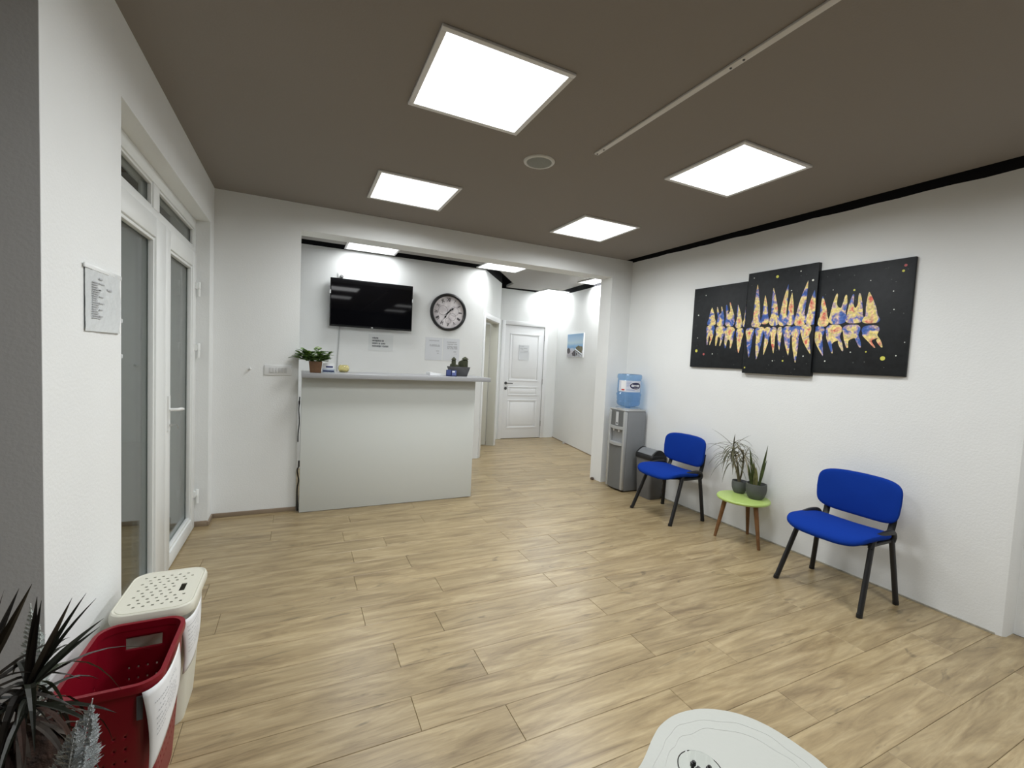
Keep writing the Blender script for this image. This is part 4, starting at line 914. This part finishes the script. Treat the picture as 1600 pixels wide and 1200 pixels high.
# sheets taped round the outer corner of both baskets (curved paper)
def hang_sheet(label, A, Bm, Bf, C, T, rows, seed):
    """A near top, Bm bend of the top edge, Bf far top, C far bottom, T near bottom tip"""
    t = thing('notice', label, 'notice', (0, 0, 0)); n = 12; mc = 10
    A, Bm, Bf, C, T = [Vector(p) for p in (A, Bm, Bf, C, T)]
    def S_(u, v_):
        top = A*(1-u)**2+Bm*2*u*(1-u)+Bf*u*u
        bm = Vector((Bm.x+.004, Bm.y, (C.z+T.z)/2)); bot = T*(1-u)**2+bm*2*u*(1-u)+C*u*u
        return top.lerp(bot, v_)+Vector((.006*math.sin(PI*v_)+.003*math.sin(4*u+3*v_), 0, 0))
    vs = [S_(i/mc, j/n) for j in range(n+1) for i in range(mc+1)]
    fs = [(j*(mc+1)+i, j*(mc+1)+i+1, (j+1)*(mc+1)+i+1, (j+1)*(mc+1)+i) for j in range(n) for i in range(mc)]
    o = MB().add(vs, fs).build('sheet', PAPER, t, smooth=True, recalc=False); md = o.modifiers.new('wall', 'SOLIDIFY'); md.thickness = .0006; md.offset = 0
    rd = random.Random(seed); m_ = MB(); dn = Vector((.0012, -.0009, 0))
    for v_ in rows:
        u = .18
        while u < .80:
            w_ = rd.uniform(.02, .05)
            if rd.random() < .85: m_.add([S_(u, v_)+dn, S_(u+w_*.8, v_)+dn, S_(u+w_*.8, v_+.014)+dn, S_(u, v_+.014)+dn], [(0, 1, 2, 3)])
            u += w_+.008
    m_.build('print', INKL, t, recalc=False); return t
hang_sheet('white printed sheet taped round the corner of the red basket', (-.385, 1.520, .446), (-.330, 1.535, .449), (-.339, 1.735, .452), (-.338, 1.705, .325), (-.372, 1.525, .190), [.20, .27, .34, .41, .48, .55, .62], 3)
hang_sheet('white printed sheet taped round the corner of the cream hamper', (-.372, 1.897, .435), (-.332, 1.905, .438), (-.333, 2.060, .442), (-.345, 2.040, .270), (-.368, 1.915, .225), [.14, .22, .30, .38, .46, .54, .62], 6)
tag(MB().box(-.400, -.386, 1.530, 1.5325, .36, .43).build('tape_piece', mat('grey_tape', (.08, .08, .085), .35)), 'grey tape holding the sheet on the red basket', 'tape')

# ------------------------------------------------------------------ spiky plant in a tall planter close to the viewer
bpn = thing('spiky_plant', 'dark spiky dragon plant with silver sprigs in the bottom left corner', 'plant', (-.470, 1.115, 0))
PX, PY = -.470, 1.115
MB().lathe([(0, 0), (.095, 0), (.10, .02), (.118, .47), (.120, .49), (.110, .49), (.106, .46), (0, .46)], 40).build('planter', mat('dark_planter', (.03, .028, .028), .5), bpn, smooth=True)
MB().lathe([(0, .70), (.035, .69), (.065, .65), (.092, .57), (.106, .47), (0, .455)], 30).build('moss', mat('brown_moss', (.035, .018, .012), .95, noise=(60, .6), bump=(70, 1.0)), bpn, smooth=True)
random.seed(21)
SPK = [mat('burgundy_leaf', (.016, .012, .008), .45, noise=(18, .4)), mat('dark_leaf', (.012, .014, .008), .45, noise=(18, .4)), mat('pale_underside_leaf', (.10, .12, .075), .45, noise=(18, .3))]
crown = Vector((.022, -.012, .775))
MB().tube([(.0, .0, .62), (.01, -.005, .70), crown], .013, 10).build('trunk', mat('brown_trunk', (.05, .035, .02), .9), bpn, smooth=True)
MB().tube([(-.02, .01, .62), (-.03, .0, .70), (-.045, -.015, .80)], .011, 10).build('trunk', MATS['brown_trunk'], bpn, smooth=True)
def aim(tip, start, wd, bow, mi):
    """blade from start to tip with an upward bow"""
    a = Vector(start); b = Vector(tip)-Vector((PX, PY, 0)); seg = 7; mb = MB(); vs = []; fs = []
    side = (b-a).cross(Vector((0, 0, 1)))
    if side.length < .03: side = Vector((.9, -.43, 0))
    side.normalize(); side = (side*.6+Vector((.9, -.43, 0))*.4*(1 if side.x > 0 else -1)).normalized()
    for i in range(seg+1):
        t = i/seg; q_ = a.lerp(b, t)+Vector((0, 0, bow*4*t*(1-t)))
        wv = 1.3*wd*(.6+.4*math.sin(PI*min(1, t*2)*.5))*(1-t**1.8)+.0007; n_ = side.cross((b-a).normalized())
        vs += [q_+side*wv*.5+n_*wv*.22, q_, q_-side*wv*.5+n_*wv*.22]
    for i in range(seg): k = i*3; fs += [(k, k+1, k+4, k+3), (k+1, k+2, k+5, k+4)]
    mb.add(vs, fs).build('leaf', SPK[mi], bpn, recalc=False)
c2_ = (-.045, -.015, .80)
for tip, st_, wd, bow, mi in (
    ((-.356, 1.12, .923), crown, .015, .008, 1), ((-.381, 1.15, .923), crown, .014, .004, 1), ((-.385, 1.10, .940), crown, .014, .0, 0),
    ((-.421, 1.05, .998), c2_, .015, -.004, 0), ((-.478, 1.10, .973), c2_, .014, .0, 0), ((-.468, 1.12, .958), c2_, .014, .0, 0), ((-.450, 1.14, .934), crown, .014, .0, 0), ((-.440, 1.13, .93), crown, .013, .0, 0),
    ((-.369, 1.20, .840), crown, .016, .006, 1), ((-.372, 1.19, .828), crown, .013, .004, 1), ((-.307, 1.30, .692), crown, .008, .035, 0), ((-.354, 1.25, .639), crown, .010, .060, 2),
    ((-.408, 1.15, .663), crown, .015, .040, 2), ((-.405, 1.13, .655), crown, .014, .030, 2), ((-.440, 1.0, .947), c2_, .016, .0, 0), ((-.423, 1.20, .811), crown, .010, .02, 1), ((-.401, 1.18, .80), crown, .008, .03, 1),
    ((-.520, 1.05, .93), c2_, .016, .0, 0), ((-.56, 1.10, .90), c2_, .015, .01, 1), ((-.50, 1.20, .93), c2_, .014, .0, 0), ((-.60, 1.05, .80), c2_, .015, .03, 1), ((-.57, 1.0, .72), c2_, .015, .05, 1),
    ((-.46, .96, .80), crown, .014, .03, 0), ((-.40, 1.0, .72), crown, .014, .05, 1), ((-.455, 1.0, .66), crown, .014, .05, 0), ((-.52, 1.22, .74), crown, .012, .04, 1), ((-.44, 1.05, .65), crown, .013, .03, 1), ((-.48, 1.02, .69), c2_, .013, .04, 0)):
    aim(tip, st_, wd, bow, mi)
for i in range(26):
    a = random.uniform(0, 2*PI); el = random.uniform(-.5, .9); ln = random.uniform(.09, .17); st_ = crown if i % 2 else Vector(c2_)
    blade(st_+Vector((0, 0, random.uniform(-.04, .0))), (math.cos(a)*math.cos(el), math.sin(a)*math.cos(el), math.sin(el)), ln, .012, random.uniform(.3, 2.2), 6, .22).build('leaf', SPK[i % 2], bpn, recalc=False)
BRN = [mat('dry_brown_leaf', (.035, .016, .010), .8, noise=(25, .5)), mat('dry_grey_leaf', (.05, .04, .032), .8, noise=(25, .5))]
for i in range(70):                                     # withered leaves hanging down over the planter
    a = random.uniform(0, 2*PI); el = random.uniform(-.7, .5); st_ = Vector((math.cos(a)*.03, math.sin(a)*.03, random.uniform(.62, .74)))
    blade(st_, (math.cos(a)*math.cos(el), math.sin(a)*math.cos(el), math.sin(el)), random.uniform(.10, .20), .013, random.uniform(1.5, 4.0), 6, .15).build('leaf', BRN[i % 2], bpn, recalc=False)
SILV = mat('silver_glitter', (.66, .70, .72), .35, metal=.25, bump=(500, .6))
def sprig(base, top, wid, n, seed, m_):
    rd = random.Random(seed); a = Vector(base)-Vector((PX, PY, 0)); b = Vector(top)-Vector((PX, PY, 0)); mb = MB(); ax_ = (b-a).normalized(); sd = Vector((.9, -.43, 0)); sd = (sd-ax_*sd.dot(ax_)).normalized(); nr = sd.cross(ax_)
    mb.tube([a, b], [.0025, .001], 6)
    for i in range(n):
        t = .12+.88*i/n; w_ = wid*math.sin(PI*min(1, (t*.85+.18)))**.8
        for s_ in (-1, 1):
            for dz in (-.5, .5):
                d_ = (sd*s_*.8+ax_*.75+nr*(dz+rd.uniform(-.3, .3))).normalized(); ln = w_*rd.uniform(.8, 1.15); p = a.lerp(b, t)
                leaf_quad(mb, p, d_, ln, .0065, nr); leaf_quad(mb, p+d_*ln*.45, (d_+ax_*.8).normalized(), ln*.55, .005, nr); leaf_quad(mb, p+d_*ln*.3, (d_-ax_*.3).normalized(), ln*.5, .005, nr)
    mb.build('silver_sprig', m_, bpn, recalc=False)
sprig((-.385, 1.06, .50), (-.333, 1.03, .775), .040, 26, 1, SILV)
sprig((-.395, 1.06, .50), (-.352, 1.02, .745), .040, 24, 2, SILV)
WSP = mat('white_frosted_sprig', (.62, .66, .64), .5)
sprig((-.512, 1.29, .62), (-.524, 1.30, .850), .026, 20, 3, WSP)
sprig((-.505, 1.285, .60), (-.505, 1.29, .80), .024, 18, 4, WSP)

# ------------------------------------------------------------------ white coffee table and glass bowl
TT = .450
tb = thing('coffee_table', 'white organically curved coffee table at the bottom edge', 'table', (.90, .55, 0))
raw = [(.700, .768), (.780, .792), (.870, .844), (.925, .868), (.997, .878), (1.081, .862), (1.156, .814), (1.200, .748), (1.217, .669), (1.218, .599), (1.19, .46), (1.11, .33), (.97, .24), (.78, .21), (.58, .27), (.46, .40), (.43, .55), (.48, .68), (.58, .745)]
ol = [(p.x-.90, p.y-.55) for p in catmull([(x, y, 0) for x, y in raw], 6, True)]
cx0, cy0 = -.03, .0
def off(k): return [(cx0+(x-cx0)*k, cy0+(y-cy0)*k) for x, y in ol]
MB().loft([[(x, y, z) for x, y in off(k)] for k, z in ((.975, TT-.028), (.992, TT-.025), (1, TT-.016), (1, TT-.006), (.996, TT-.001), (.985, TT))]).build('table_top', mat('white_table_lacquer', (.45, .46, .425), .45, bump=(60, .06)), tb, smooth=True)
LINE = mat('grey_table_line', (.50, .50, .48), .7)
for k, sd in ((.885, 1.0), (.80, 2.0)):
    pts = []
    for i, (x, y) in enumerate(off(k)):
        wv = 1+.010*math.sin(i*.35*sd)+.006*math.sin(i*.9+sd); pts.append((cx0+(x-cx0)*wv, cy0+(y-cy0)*wv, TT+.0001))
    MB().tube(pts+[pts[0]], .0007, 4).build('contour_line', LINE, tb)
for fx, fy in ((-.32, .08), (.02, -.20), (.20, .15)): MB().tube([(fx*1.1, fy*1.1, 0), (fx, fy, TT-.025)], [.014, .022], 14).build('leg', mat('white_leg', (.62, .63, .61), .5), tb, smooth=True)
gb = thing('glass_bowl', 'small clear glass bowl with dark ornaments on the coffee table', 'bowl', (.846, .672, TT))
gpr = [(0, .002), (.022, .002), (.030, .008), (.043, .030), (.049, .055), (.050, .070), (.0488, .0712), (.0475, .070), (.0465, .055), (.0405, .031), (.028, .011), (0, .006)]
MB().lathe(gpr, 48).build('bowl', mat('bowl_glass', (.95, .97, .96), .0, trans=1.0, ior=1.45), gb, smooth=True)
BLK = mat('black_ornament', (.01, .01, .01), .3)
for x, y, h_, a in ((-.012, .014, .068, 8), (.006, .006, .058, -14), (.014, -.006, .064, 12), (-.004, -.016, .05, -6)):
    m_ = MB().tube([(x, y, .012), (x+.002, y, .012+h_*.5), (x+.0005*a, y, .012+h_)], [.006, .0045, .003], 8); m_.box(x+.0005*a-.006, x+.0005*a+.006, y-.003, y+.003, h_, h_+.010); m_.build('ornament', BLK, gb)

for o in bpy.data.objects:                               # print and fine foliage too small to pick apart
    if o.parent and o.name.split('.')[0] in ('print', 'faint_specks', 'paint_splashes', 'label_print', 'foliage', 'stems') and o.type == 'MESH': o['kind'] = 'stuff'
